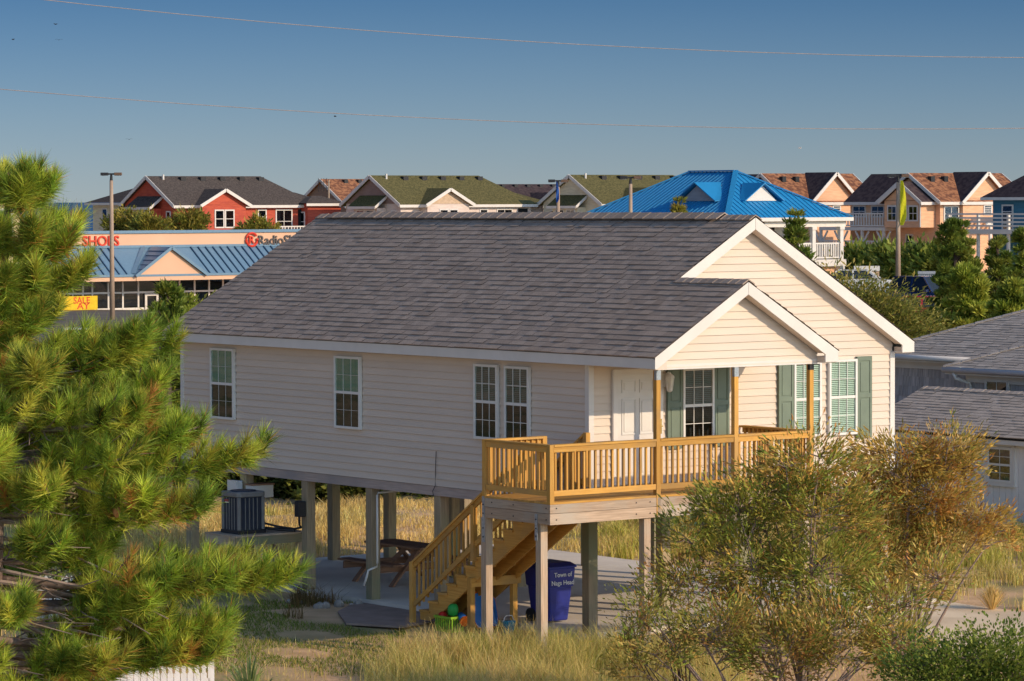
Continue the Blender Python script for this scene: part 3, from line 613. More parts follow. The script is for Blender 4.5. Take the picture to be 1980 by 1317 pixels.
# wheeled bin
BIN = mk('blue bin plastic', (.018, .028, .24), (.016, .025, .20), rough=.38, spec=.4); BINL = mk('dark blue lid plastic', (.014, .02, .14), rough=.4, spec=.4)
bx, by, bz = .62, 1.93, .30
G = thing('wheeled_bin', 'tall blue wheeled rubbish bin with white lettering under the stairs', 'bin', (bx, by, bz))
def frustum(mb, c, b, t, z0, z1):
    return mb.add([(c[0] - b[0], c[1] - b[1], z0), (c[0] + b[0], c[1] - b[1], z0), (c[0] + b[0], c[1] + b[1], z0), (c[0] - b[0], c[1] + b[1], z0), (c[0] - t[0], c[1] - t[1], z1), (c[0] + t[0], c[1] - t[1], z1), (c[0] + t[0], c[1] + t[1], z1), (c[0] - t[0], c[1] + t[1], z1)],
                  [(0, 3, 2, 1), (4, 5, 6, 7), (0, 1, 5, 4), (1, 2, 6, 5), (2, 3, 7, 6), (3, 0, 4, 7)])
part('body', frustum(MB(), (bx, by), (.215, .26), (.265, .32), bz + .03, bz + .66), BIN, G, bevel=.03)
part('upper_body', frustum(MB(), (bx, by), (.285, .34), (.305, .365), bz + .64, bz + .99), BIN, G, bevel=.025)
part('rim', MB().box(bx - .322, bx + .322, by - .385, by + .385, bz + .985, bz + 1.02), BIN, G, bevel=.012)
part('lid', frustum(MB(), (bx, by), (.318, .392), (.24, .30), bz + 1.022, bz + 1.085), BINL, G, bevel=.015)
part('handle', MB().tube([(bx - .25, by + .38, bz + .97), (bx - .25, by + .45, bz + .97), (bx + .25, by + .45, bz + .97), (bx + .25, by + .38, bz + .97)], .016, 7), BINL, G)
for s in (-1, 1): part('wheel', MB().tube([(bx + s * .22, by + .23, bz + .12), (bx + s * .28, by + .23, bz + .12)], .12, 14), BLACK, G)
LET = mk('white lettering', (.75, .75, .76), rough=.6)
text('Town of', .115, (bx + .02, by - .366, bz + .83), (1, 0, .0), (0, .03, 1), LET, G, ext=.003, align='CENTER'); text('Nags Head', .115, (bx + .02, by - .359, bz + .685), (1, 0, 0), (0, .03, 1), LET, G, ext=.003, align='CENTER')
# beach toys
LIME = mk('lime plastic', (.28, .52, .04), rough=.4); GREEN = mk('green plastic', (.03, .36, .07), rough=.35); RED = mk('red plastic', (.60, .03, .02), rough=.35); TB = mk('bright blue plastic', (.02, .14, .42), rough=.4); ORNG = mk('orange plastic', (.6, .14, .02), rough=.4)
bk = thing('toy_basket', 'lime green slatted plastic basket in the grass under the stairs', 'basket', (-1.0, 2.75, .15)); bx0, by0 = -1.0, 2.75
part('rim', MB().box(bx0 - .17, bx0 + .17, by0 - .25, by0 - .22, .41, .45).box(bx0 - .17, bx0 + .17, by0 + .22, by0 + .25, .41, .45).box(bx0 - .17, bx0 - .14, by0 - .22, by0 + .22, .41, .45).box(bx0 + .14, bx0 + .17, by0 - .22, by0 + .22, .41, .45), LIME, bk)
for k in range(8): 
    yy = by0 - .21 + k * .058; part('slat', MB().box(bx0 - .155, bx0 - .145, yy, yy + .03, .17, .41), LIME, bk)
for k in range(5):
    xx = bx0 - .13 + k * .058; part('slat', MB().box(xx, xx + .03, by0 - .24, by0 - .23, .17, .41), LIME, bk)
part('bottom', MB().box(bx0 - .15, bx0 + .15, by0 - .235, by0 + .235, .16, .175), LIME, bk)
def ball(c, r, n=12): return MB().lathe((c[0], c[1], c[2]), [(r * math.sin(math.pi * (k + .15) / 9.3), -r * math.cos(math.pi * (k + .15) / 9.3)) for k in range(10)], n)
o = alone('toy_spade', MB().lathe((-1.02, 2.62, .44), [(.04, 0), (.09, .05), (.10, .12), (.09, .19), (.05, .23)], 14), GREEN, 'round green toy spade standing in the lime basket', 'toy', smooth=True)
o = alone('toy_ball', ball((-1.02, 2.93, .42), .09), RED, 'red toy ball in the lime basket', 'ball', smooth=True)
tb = thing('toy_bucket', 'blue toy bucket with an orange band lying against the basket', 'toy', (-.93, 2.42, .3)); part('bucket_body', MB().tube([(-.90, 2.56, .47), (-.95, 2.36, .38)], [.06, .09], 12), TB, tb, smooth=True); part('band', MB().tube([(-.945, 2.38, .387), (-.955, 2.34, .37)], .096, 12), ORNG, tb)
bb = thing('bodyboard', 'blue bodyboard with an orange edge leaning under the stairs', 'bodyboard', (-.5, 2.35, .2))
pts = [(-.75 + .52 * u, 2.3, .25 + .62 * w) for u, w in ((.1, 0), (.9, 0), (1, .2), (1, .75), (.8, .95), (.5, 1), (.2, .95), (0, .75), (0, .2))]
part('board', MB().prism([(x, y + (z - .25) * .28, z) for x, y, z in pts], (0, .06, 0)), TB, bb); part('edge', MB().tube([(x, y + (z - .25) * .28 + .03, z) for x, y, z in pts] + [(pts[0][0], pts[0][1] + .03, pts[0][2])], .028, 6), ORNG, bb)
sb = thing('sand_bucket', 'small turquoise sand bucket on the ground beside the support post', 'toy', (-.55, 1.6, .18)); part('pail', MB().lathe((-.55, 1.6, .18), [(.09, 0), (.125, .24), (.13, .25)], 14), mk('turquoise plastic', (.03, .25, .38), rough=.4), sb, smooth=True); part('pail_handle', MB().tube([(-.67, 1.6, .42), (-.62, 1.6, .52), (-.48, 1.6, .52), (-.43, 1.6, .42)], .008, 5), WHITE, sb)
# stones by the pile
STONE = mk('grey stone', (.34, .31, .28), (.25, .225, .20), rough=.9, scale=(9, 9, 9), bump=.4)
for k in range(12):
    x, y = -.15 - rnd.random() * .9, 6.6 + rnd.random() * 1.6; r = rnd.uniform(.05, .12)
    o = alone('stone', ball((x, y, .19 + r * .4), r, 7), STONE, 'pale rounded stone beside the drain pipe at the slab corner', 'stone', 'stones at the slab corner')
# ------------------------------------------------------------------ white picket fence
PK = mk('white picket paint', (.80, .76, .74), (.70, .66, .63), rough=.6, scale=(8, 8, 3))
def picket_fence(p, q, label, hz=1.02, base=0.0):
    p, q = V(*p), V(*q); L = np.linalg.norm(q - p); d = (q - p) / L; n = V(-d[1], d[0], 0)
    F = thing('picket_fence', label, 'fence', tuple((p + q) / 2))
    w = .088; poly = [(0, .06), (w, .06), (w, hz - .14), (w - .016, hz - .12), (w - .016, hz - .07), (w, hz - .05), (w / 2, hz), (0, hz - .05), (.016, hz - .07), (.016, hz - .12), (0, hz - .14)]
    mb = MB().prism([tuple(d * (u - w / 2) + Z0 * z) for u, z in poly], tuple(n * .02)); me = mesh_of('picket', mb, PK); k = .08
    while k < L - .05: put('picket', me, F, p + d * k - ROOT[F.name] + V(0, 0, base)); k += .098
    for z in (.28, hz - .25): part('fence_rail', MB().bar(tuple(p + d * .02 + n * .045 + Z0 * (z + base)), tuple(q - d * .02 + n * .045 + Z0 * (z + base)), .04, .08), PK, F)
    k = 0
    while k <= L + .01:
        c = p + d * k + n * .07; part('fence_post', MB().obox(c + Z0 * (base + hz * .52), d * .045, n * .045, Z0 * (hz * .54)), PK, F); k += L / max(1, round(L / 2.2))
    return F
fa, fb, fc, fd_ = V(-10.08, -3.75, 0), V(-11.62, -2.72, 0), V(-5.45, 7.9, 0), V(-8.6, 11.2, 0)
picket_fence(fb, fa, 'short white picket fence with scalloped tops at the lower left, ending at a post')
picket_fence(fb + V(.05, .09, 0), fc, 'long white picket fence running back behind the pine branches')
picket_fence(fd_, fc + V(-.05, .06, 0), 'far white picket fence section deep behind the pine, crossing the yard')

# ------------------------------------------------------------------ grass
GR = mk('grass blade', (.4, .3, .1), rough=.8, attr=True, transl=.35, spec=.1)
DRY = [(.80, .58, .24), (.88, .66, .30), (.70, .48, .17), (.60, .50, .17), (.48, .44, .12)]
GRN = [(.15, .22, .04), (.20, .26, .05), (.30, .29, .07)]
def blades(name, pts, h, w, pal, lean=.35, colvar=.2, fan=None, patch=.45):
    n = len(pts); ang = RNG.uniform(0, 2 * math.pi, n); ln = np.stack([np.cos(ang), np.sin(ang), np.zeros(n)], 1) * (RNG.random(n)[:, None] * lean) if fan is None else fan
    hh = h[:, None]; up = V(0, 0, 1); side = unit(np.cross(ln + rdir(n) * .3, up)) * w[:, None] / 2
    b = pts - V(0, 0, .03); m_ = b + (up + ln * .5) * hh * .55; t = b + (up * .93 + ln * 1.6) * hh
    q1 = np.stack([b - side, b + side, m_ + side * .8, m_ - side * .8], 1); q2 = np.stack([m_ - side * .8, m_ + side * .8, t + side * .1, t - side * .1], 1)
    c = pick(pal, n, colvar)
    f = np.clip(.5 + .55 * np.sin(pts[:, 0] * 1.1 + 2 * np.sin(pts[:, 1] * .45)) * np.sin(pts[:, 1] * .9 + 1.7 * np.sin(pts[:, 0] * .5)), 0, 1)[:, None] * patch; c = c * (1 - f) + c * V(.72, .88, .5) * f
    return bulk(name, np.concatenate([q1, q2]), 4, GR, None, np.concatenate([c, c]), 'stuff')
def scatter(n, lat, dep, keep=None, clump=None):
    """points on the ground in a lat/dep window; clump = (number, radius)"""
    la = RNG.uniform(*lat, n); de = RNG.uniform(*dep, n)
    if clump:
        k, r = clump; cl, cdp = RNG.uniform(*lat, k), RNG.uniform(*dep, k); i = RNG.integers(0, k, n); rr = np.abs(RNG.normal(0, r, n)); a = RNG.uniform(0, 6.283, n)
        la = cl[i] + rr * np.cos(a); de = cdp[i] + rr * np.sin(a)
    xy = CAM[None, :2] + la[:, None] * R0[:2] + de[:, None] * F0[:2]; x, y = xy[:, 0], xy[:, 1]
    ok = ~((x > -.02) & (x < 8.5) & (y > -.05) & (y < 13.8)) & ~((x > 3.5) & (x < 8.7) & (y < .2) & (y > -22))
    ok &= ~((x > -2.2) & (x < 0) & (y > 3.3) & (y < 7.1))
    if keep is not None: ok &= keep(x, y, la, de)
    x, y = x[ok], y[ok]; return np.stack([x, y, ground_h(x, y)], 1)
def mix(*a): return np.concatenate(a)
# tall clumps in front of the deck
front = lambda x, y, la, de: (la > -2.9) | (de < 48)
p = scatter(30000, (-2.2, 3.6), (48, 57.8), front, (230, .20)); blades('tall_dry_grass', p, RNG.uniform(.35, .85, len(p)), np.full(len(p), .010), DRY, .45)
p = scatter(12000, (-1.5, 3.2), (50.5, 58.5), None, (40, .22)); blades('green_grass', p, RNG.uniform(.25, .6, len(p)), np.full(len(p), .012), [(.34, .38, .07), (.48, .46, .11), (.60, .52, .17)], .5)
p = scatter(16000, (-7, 7), (44, 60)); blades('short_dry_grass', p, RNG.uniform(.05, .22, len(p)), np.full(len(p), .010), DRY, .7)
p = scatter(26000, (-6.5, -1.9), (56.5, 66), lambda x, y, la, de: (np.sin(x * 2.3) * np.sin(y * 1.9 + 1) > -.35)); blades('lawn', p, RNG.uniform(.04, .12, len(p)), np.full(len(p), .014), GRN, .8)
p = scatter(3000, (-4.2, -2.3), (63, 67.5), lambda x, y, la, de: x < -.3); blades('brown_weeds', p, RNG.uniform(.15, .45, len(p)), np.full(len(p), .014), [(.22, .13, .06), (.16, .12, .05)], .9)
# meadow behind and beside the cottage
p = scatter(46000, (-9, 12), (74, 87)); blades('meadow_grass', p, RNG.uniform(.12, .42, len(p)) * (.7 + .5 * np.sin(p[:, 0] * 1.3) * np.sin(p[:, 1] * 1.1 + 1)), np.full(len(p), .018), DRY[:3] + [(.70, .50, .18)], .45)
p = scatter(16000, (2, 14), (70, 86), lambda x, y, la, de: x > 8.6, (120, .35)); blades('meadow_grass', p, RNG.uniform(.25, .6, len(p)), np.full(len(p), .018), [(.58, .50, .12), (.44, .42, .09), (.72, .56, .2)], .5)
p = scatter(9000, (6.5, 13), (58, 72), lambda x, y, la, de: x > 8.7, (60, .25)); blades('meadow_grass', p, RNG.uniform(.12, .5, len(p)), np.full(len(p), .014), DRY, .6)
p = scatter(30000, (-24, -6), (60, 118), None, (420, .6)); blades('meadow_grass', p, RNG.uniform(.1, .45, len(p)), np.full(len(p), .022), DRY, .6)
# rosette plants: palmetto fans and yuccas
FAN = mk('fan leaf', (.2, .25, .07), rough=.6, attr=True, transl=.3)
def rosette(name, c, n, L, w, pal, label, cat, group=None, lo=.1, hi=1.3):
    el = RNG.uniform(lo, hi, n); az = RNG.uniform(0, 6.283, n); d = np.stack([np.cos(az) * np.cos(el), np.sin(az) * np.cos(el), np.sin(el)], 1)
    LL = RNG.uniform(.7, 1, n) * L; b = np.repeat(V(*c)[None], n, 0) + d * .04; s = unit(np.cross(d, Z0)) * w / 2; m_ = b + d * LL[:, None] * .6; t = b + d * LL[:, None] - Z0 * (LL * .22)[:, None]
    q = np.concatenate([np.stack([b - s * .6, b + s * .6, m_ + s, m_ - s], 1), np.stack([m_ - s, m_ + s, t + s * .05, t - s * .05], 1)]); col = pick(pal, n, .15)
    o = bulk(name, q, 4, FAN, None, np.concatenate([col, col])); o['label'] = label; o['category'] = cat
    if group: o['group'] = group
    return o
pm = far(478, 52); rosette('palmetto', (pm[0], pm[1], .3), 130, .95, .028, [(.25, .31, .10), (.33, .38, .14)], 'spiky palmetto fan low in the grass beside the picket fence end', 'palmetto', lo=.05, hi=1.5)
for px, dp, L, lab in ((1350, 79, .8, 'blue green yucca at the far edge of the slab, right of the pile'), (1292, 80.5, .7, 'yucca half hidden by the pile at the slab edge'), (1395, 82, .7, 'yucca in the meadow behind the autumn shrub')):
    q = far(px, dp); rosette('yucca', (q[0], q[1], ground_h(q[0], q[1]) + .25), 70, L, .05, [(.13, .21, .12), (.20, .28, .15)], lab, 'yucca', 'yuccas at the slab edge', lo=-.1)
for px, dp, z, L, lab in ((725, 51.8, 0, .5, 'lone clump of straw grass on the sand in front of the stairs'), (640, 53, 0, .45, 'pale straw clump at the edge of the lawn shadow'), (1920, 64, .2, .7, 'tall rounded grass tuft beside the driveway at right')):
    q = far(px, dp); rosette('grass_clump', (q[0], q[1], ground_h(q[0], q[1])), 260, L, .014, DRY[:4], lab, 'grass clump', None, lo=.7, hi=1.55)
# ------------------------------------------------------------------ trees and shrubs
LEAF = mk('leaf', (.1, .15, .03), rough=.55, attr=True, transl=.35, spec=.3)
NEED = mk('pine needle', (.1, .15, .03), rough=.5, attr=True, transl=.30, spec=.3)
BARK = mk('grey pink bark', (.30, .22, .18), (.17, .12, .10), rough=.9, scale=(18, 18, 5), bump=.6)
BARKD = mk('dark bark', (.12, .085, .07), (.06, .045, .04), rough=.9, scale=(14, 14, 4), bump=.6)
def rot(d, az): return R0 * math.cos(az) + F0 * math.sin(az)
def bez(p, d, L, rise, n=8, wob=.04):
    pts = []; q = V(*p); side = np.cross(d, Z0); ph = rnd.uniform(0, 6)
    for i in range(n + 1):
        t = i / n; pts.append(q + d * L * t + Z0 * L * (rise * t * t - .10 * t) + side * L * wob * math.sin(ph + t * 5))
    return pts
def needles(tips, axes, n, L, spread=(.3, 1.25), Wn=.0045, back=.16):
    """bottle-brush tufts: n needles round each tip"""
    k = len(tips); T_ = np.repeat(tips, n, 0); A = np.repeat(unit(axes), n, 0); N = k * n
    r = rdir(N); s = unit(np.cross(A, r)); th = RNG.uniform(*spread, N)[:, None]; f = RNG.random(N)[:, None]
    th = th * (.45 + .75 * f); d = A * np.cos(th) + s * np.sin(th); b = T_ - A * f * back
    LL = (L * RNG.uniform(.7, 1.1, N) * np.repeat(RNG.uniform(.72, 1.12, k), n))[:, None]; w = unit(np.cross(d, rdir(N))) * Wn / 2; e = b + d * LL - Z0 * (LL * .06)
    return np.stack([b - w, b + w, e], 1)
PINEPAL = [(.33, .44, .045), (.44, .51, .06), (.54, .53, .075), (.15, .235, .03), (.22, .33, .04)]
# ---- big pine at the left
def big_pine():
    d0 = 26.0; base = world(-4.5, d0, 0); top = world(-3.67, d0, 8.06)
    T1 = thing('pine_tree', 'large bright green long needled pine filling the left side in front of the cottage', 'pine tree', tuple(base))
    tr = [base + (top - base) * t + R0 * .12 * math.sin(t * 4) for t in np.linspace(0, 1, 14)]
    part('trunk', MB().tube(tr, list(np.linspace(.17, .018, 14)), 10), BARK, T1, smooth=True)
    lim = MB(); tw = MB(); tips = []; axes = []; dead = MB()
    env = [(8.2, .12), (7.9, .45), (7.58, .68), (7.3, .62), (7.18, .42), (7.0, .36), (6.9, 1.4), (6.46, 1.38), (6.1, 1.5), (5.75, 1.35), (5.5, 1.1), (5.3, 1.15), (5.12, 1.85), (4.95, 1.95), (4.64, 1.6), (4.4, 1.3), (4.0, 1.1), (2.0, 1.0)]
    zs = np.array([e[0] for e in env])[::-1]; rs = np.array([e[1] for e in env])[::-1]
    def branch(z0, az, L, rise, bare=.0, thick=None, dens=1.0):
        t = z0 / 8.12; p = base + (top - base) * t; d = rot(None, az); pts = bez(p, d, L, rise, 9); th = thick or (.012 + .016 * L)
        lim.tube(pts, list(np.linspace(th, .008, len(pts))), 7)
        nt_ = int((11 + 15 * L) * dens)
        for k in range(nt_):
            f = bare + (1 - bare) * (rnd.random() ** .75); i = min(int(f * 9), 8); q = pts[i] + (pts[i + 1] - pts[i]) * (f * 9 - i); bd = unit(pts[i + 1] - pts[i])
            sd = unit(np.cross(bd, Z0)) * rnd.choice((-1, 1)); tl = rnd.uniform(.14, .44) * (1.1 - .5 * f) * (1 if L > .8 else .6)
            td = unit(bd * rnd.uniform(.5, 1.1) + sd * rnd.uniform(.2, 1.0) + Z0 * rnd.uniform(.2, 1.1)); e = q + td * tl
            tw.tube([q, q + td * tl * .5 - Z0 * .01, e], [.009, .007, .005], 4, cap=False); tips.append(e); axes.append(td + Z0 * .75)
            if rnd.random() < .6: tips.append(q + td * tl * .45); axes.append(td + Z0 * .6 + sd * .4)
        tips.append(pts[-1]); axes.append(bd + Z0 * .5)
        if bare > .1:                        # bare dead twigs near the trunk
            for k in range(int(6 * L)):
                f = rnd.uniform(.05, bare + .25); i = int(f * 9); q = pts[i]; sd = unit(np.cross(unit(pts[i + 1] - pts[i]), Z0)) * rnd.choice((-1, 1)); tl = rnd.uniform(.2, .7)
                td = unit(unit(pts[i + 1] - pts[i]) * .8 + sd * rnd.uniform(.2, .8) + Z0 * rnd.uniform(-.25, .35)); dead.tube([q, q + td * tl * .5 + Z0 * rnd.uniform(-.03, .03), q + td * tl], [.008, .006, .003], 4, cap=False)
    tips.append(top + Z0 * .05); axes.append(Z0 * 1.0)
    for k in range(5): a = k * 1.26; tips.append(top - Z0 * (.06 + .05 * k) + rot(None, a) * .08); axes.append(Z0 + rot(None, a) * .5)
    z = 7.98; w = 0
    while z > 3.4:
        n = 8 if z > 5.6 else 9
        for k in range(n):
            az = w * 1.1 + k * 6.283 / n + rnd.uniform(-.3, .3); rise = .42 if z > 7 else .20 if z > 5.6 else .14
            L0 = float(np.interp(z + .12, zs, rs)); L = L0 * rnd.uniform(.72, 1.0)
            branch(z + rnd.uniform(-.1, .1) - rise * L * .6, az, L, rise, bare=0.0 if z > 6.6 else .22 if z > 5.5 else .38)
        z -= .30 if z > 6.8 else .36; w += 1
    # the long low boughs that reach in front of the cottage
    for z0, az, L, rise, bare in ((4.95, .10, 2.25, .14, .42), (5.05, -.22, 1.9, .12, .4), (5.0, .28, 1.9, .14, .3), (5.78, .05, 2.0, .2, .3), (5.5, -.15, 1.6, .16, .3), (5.95, .0, 1.55, .26, .3), (6.2, .05, 1.2, .36, .25), (5.9, .2, 1.4, .2, .35), (4.75, -.1, 1.8, .05, .35), (4.55, .3, 1.5, .02, .35), (4.6, 0, 1.75, .02, .3), (6.6, -.2, 1.1, .3, .3)):
        branch(z0, az, L, rise, bare, thick=.035, dens=1.15)
    for k in range(16):
        z0 = rnd.uniform(4.2, 6.0); d = rot(None, rnd.uniform(-.6, .5)); p = base + (top - base) * (z0 / 8.12); L = rnd.uniform(.8, 1.5); pts = bez(p, d, L, rnd.uniform(-.25, .15), 6, .08); dead.tube(pts, list(np.linspace(.02, .004, 7)), 5)
    part('limb', lim, BARK, T1, smooth=True); part('twig', tw, BARKD, T1, kind='stuff'); part('dead_twig', dead, mk('bleached dead twig', (.38, .29, .25), (.27, .20, .17), rough=.9), T1, kind='stuff')
    tips, axes = np.array(tips), np.array(axes); print('pine tufts', len(tips))
    nn = 110; q = needles(tips, axes, nn, .165, spread=(.35, 1.45), Wn=.0062); tone = pick(PINEPAL, len(tips), .24); old = RNG.random(len(q)) < .035; brn = np.repeat(RNG.random(len(tips)) < .035, nn); old |= brn & (RNG.random(len(q)) < .8)
    c = np.repeat(tone, nn, 0) * (1 + RNG.normal(0, .15, (len(q), 1))); c[old] = (.46, .22, .05); bulk('crown', q, 3, NEED, T1, np.clip(c, .01, 1))
    cones = MB()
    for k in range(70):
        i = rnd.randrange(len(tips)); e = tips[i] - unit(axes[i]) * .16; cones.tube([e, e + V(0, 0, .03), e + V(0, 0, .065), e + V(0, 0, .09)], [.015, .034, .03, .008], 7)
    part('cone', cones, mk('pine cone', (.42, .20, .07), (.30, .13, .05), rough=.8), T1, kind='stuff')
big_pine()

def clumps(blobs, n):
    """n points spread through ellipsoids (centre, radii), thinner inside"""
    w = np.array([b[1][0] * b[1][1] * b[1][2] for b in blobs]) ** .67; i = RNG.choice(len(blobs), n, p=w / w.sum()); r = RNG.random(n)[:, None] ** .30
    return np.array([b[0] for b in blobs])[i] + rdir(n) * r * np.array([b[1] for b in blobs])[i], i
def shrub(name, cat, label, base, blobs, ncl, per, L, Wl, pal, cr=.16, stems=5, droop=.3, group=None, sr=.035, tip=None, bark=BARK, top_pal=None, zsplit=None, upl=.5, spray=.3):
    T_ = thing(name, label, cat, tuple(base), group)
    c, bi = clumps(blobs, ncl); c[:, 2] = np.maximum(c[:, 2], base[2] + .12)
    st = MB(); br = MB(); spts = []
    for k in range(stems):
        b = blobs[k % len(blobs)]; e = V(*b[0]) + rdir(1)[0] * np.array(b[1]) * .55; b0 = V(*base) + V(rnd.uniform(-.15, .15), rnd.uniform(-.15, .15), -.1); pts = [b0 + (e - b0) * t + V(math.sin(t * 5 + k), math.cos(t * 4 + k), 0) * .06 * t + Z0 * .25 * math.sin(t * math.pi) * 0.6 for t in np.linspace(0, 1, 8)]
        st.tube(pts, list(np.linspace(sr, sr * .3, 8)), 6); spts += pts[1:]
    spts = np.array(spts)
    for q in c[::max(1, ncl // 260)]:
        j = np.argmin(((spts - q) ** 2).sum(1) + np.maximum(0, spts[:, 2] - q[2]) * 2); a = spts[j]; br.tube([a, (a + q) / 2 + V(0, 0, .04), q], [sr * .32, sr * .24, sr * .10], 4, cap=False)
    n = ncl * per; cc = np.repeat(c, per, 0); ctr = np.repeat(np.array([b[0] for b in blobs])[bi], per, 0); od = unit(np.repeat(unit(c - np.array([b[0] for b in blobs])[bi]), per, 0) + rdir(n) * .9 + V(0, 0, upl)); sd_ = np.repeat(unit(unit(c - np.array([b[0] for b in blobs])[bi]) + rdir(ncl) * .6 + Z0 * upl), per, 0); p = cc + sd_ * (RNG.uniform(-.3, 1, (n, 1)) * spray * np.repeat(RNG.uniform(.3, 1.3, ncl), per)[:, None]) + RNG.normal(0, cr, (n, 3)); od = unit(od) * .7 + sd_ * .8 - Z0 * droop
    tone = np.repeat(pick(pal, ncl, .14), per, 0)
    if top_pal is not None: 
        f = zsplit(cc)[:, None]; tone = np.where(RNG.random((n, 1)) < f, np.repeat(pick(top_pal, ncl, .14), per, 0), tone)
    col = np.clip(tone * (1 + RNG.normal(0, .2, (n, 1))), .005, 1)
    q = leaves(p, od, L * np.clip(RNG.lognormal(-.12, .38, n), .35, 1.9), Wl * RNG.uniform(.6, 1.35, n)); 
    part('stem', st, bark, T_, smooth=True); part('branch', br, bark, T_, kind='stuff'); bulk('crown', q, 4, LEAF, T_, col); return T_
def blob(px, py, dep, rx, ry, rz): q = far(px, dep); return (V(q[0], q[1], zrow(py, dep)), (rx, ry, rz))
GRNB = [(.26, .32, .055), (.36, .38, .065), (.16, .21, .035)]; GOLD = [(.64, .41, .09), (.54, .35, .08), (.48, .23, .065), (.70, .50, .18), (.42, .34, .08)]
OLIV = [(.36, .32, .06), (.28, .28, .055), (.46, .34, .09), (.36, .20, .07), (.24, .25, .05)]
# large autumn shrubs at the right: an olive one and a golden one
zs_ = lambda c: np.clip(.35 + .4 * np.sin(c[:, 0] * 1.7 + c[:, 2] * 2.1), .05, .8)
b0 = far(1560, 49.5); q_ = 49.5; bs = [blob(1560, 905, q_, .62, .7, .30), blob(1490, 965, q_, .65, .7, .32), blob(1600, 990, q_, .8, .8, .42), blob(1420, 1000, q_, .6, .6, .30), blob(1340, 1040, q_, .42, .5, .22), blob(1450, 1090, q_, .75, .7, .40), blob(1590, 1110, q_, .85, .8, .45), blob(1340, 1140, q_, .42, .5, .3), blob(1490, 1200, q_, .8, .7, .38), blob(1640, 1210, q_, .7, .7, .38)]
shrub('large_shrub', 'shrub', 'big olive green shrub with upright twigs hiding the right end of the deck', (b0[0], b0[1], .05), bs, 720, 30, .105, .027, OLIV[:3] + GRNB[:2], .065, 16, .3, None, .032, top_pal=GOLD[:3], zsplit=lambda c: .55 * zs_(c), spray=.40, upl=.8)
b0 = far(1760, 57); q_ = 57; bs = [blob(1740, 900, q_, .75, .8, .32), blob(1830, 880, q_, .55, .6, .26), blob(1690, 965, q_, .7, .7, .38), blob(1800, 960, q_, .8, .8, .38), blob(1890, 1010, q_, .42, .5, .22), blob(1720, 1050, q_, .9, .8, .36), blob(1840, 1045, q_, .6, .6, .22), blob(1700, 1120, q_, .6, .6, .3), blob(1935, 1040, q_, .22, .3, .12), blob(1870, 905, q_, .22, .3, .25)]
shrub('large_shrub', 'shrub', 'tall golden autumn shrub in front of the white shed', (b0[0], b0[1], .1), bs, 700, 32, .11, .028, GOLD, .065, 16, .3, None, .032, top_pal=OLIV, zsplit=lambda c: .8 * zs_(c), spray=.36, upl=.8)
b0 = far(1480, 47); q_ = 47.5; bs = [blob(1290, 1255, q_, .55, .5, .30), blob(1390, 1225, q_, .6, .6, .38), blob(1510, 1265, q_, .7, .7, .4), blob(1620, 1240, q_, .7, .7, .38), blob(1225, 1295, q_, .32, .4, .2), blob(1720, 1175, 49, .5, .5, .3), blob(1800, 1125, 50, .35, .4, .24), blob(1740, 1250, q_, .5, .5, .3), blob(1240, 1200, q_, .2, .3, .25)]
shrub('low_shrub', 'shrub', 'sprawling low shrub with yellowing leaves in front of the deck posts', (b0[0], b0[1], .0), bs, 430, 30, .095, .026, OLIV + GRNB[:1], .07, 18, .3, None, .022, top_pal=GOLD, zsplit=lambda c: .6 * zs_(c), spray=.32, upl=.8)
b0 = far(1340, 49); q_ = 49; bs = [blob(1265, 1180, q_, .4, .4, .35), blob(1310, 1120, q_, .35, .4, .3), blob(1215, 1240, q_, .2, .3, .2)]
shrub('bare_shrub', 'shrub', 'thin twiggy shrub with few leaves in front of the pale slab', (b0[0], b0[1], .0), bs, 90, 12, .10, .026, OLIV, .10, 10, .3, None, .016, bark=BARKD)
b0 = far(1830, 44); q_ = 44; bs = [blob(1850, 1292, q_, .45, .6, .26), blob(1930, 1282, q_, .42, .5, .30), blob(1780, 1315, q_, .35, .5, .2), blob(1990, 1300, q_, .35, .4, .26), blob(1850, 1380, q_, .6, .6, .4), blob(1950, 1390, q_, .6, .6, .4)]
shrub('evergreen_shrub', 'shrub', 'dense dark evergreen shrub with small glossy leaves in the lower right corner', (b0[0], b0[1], .0), bs, 860, 22, .055, .034, [(.13, .19, .028), (.20, .26, .04), (.28, .32, .06)], .08, 8, 0, None, .026)
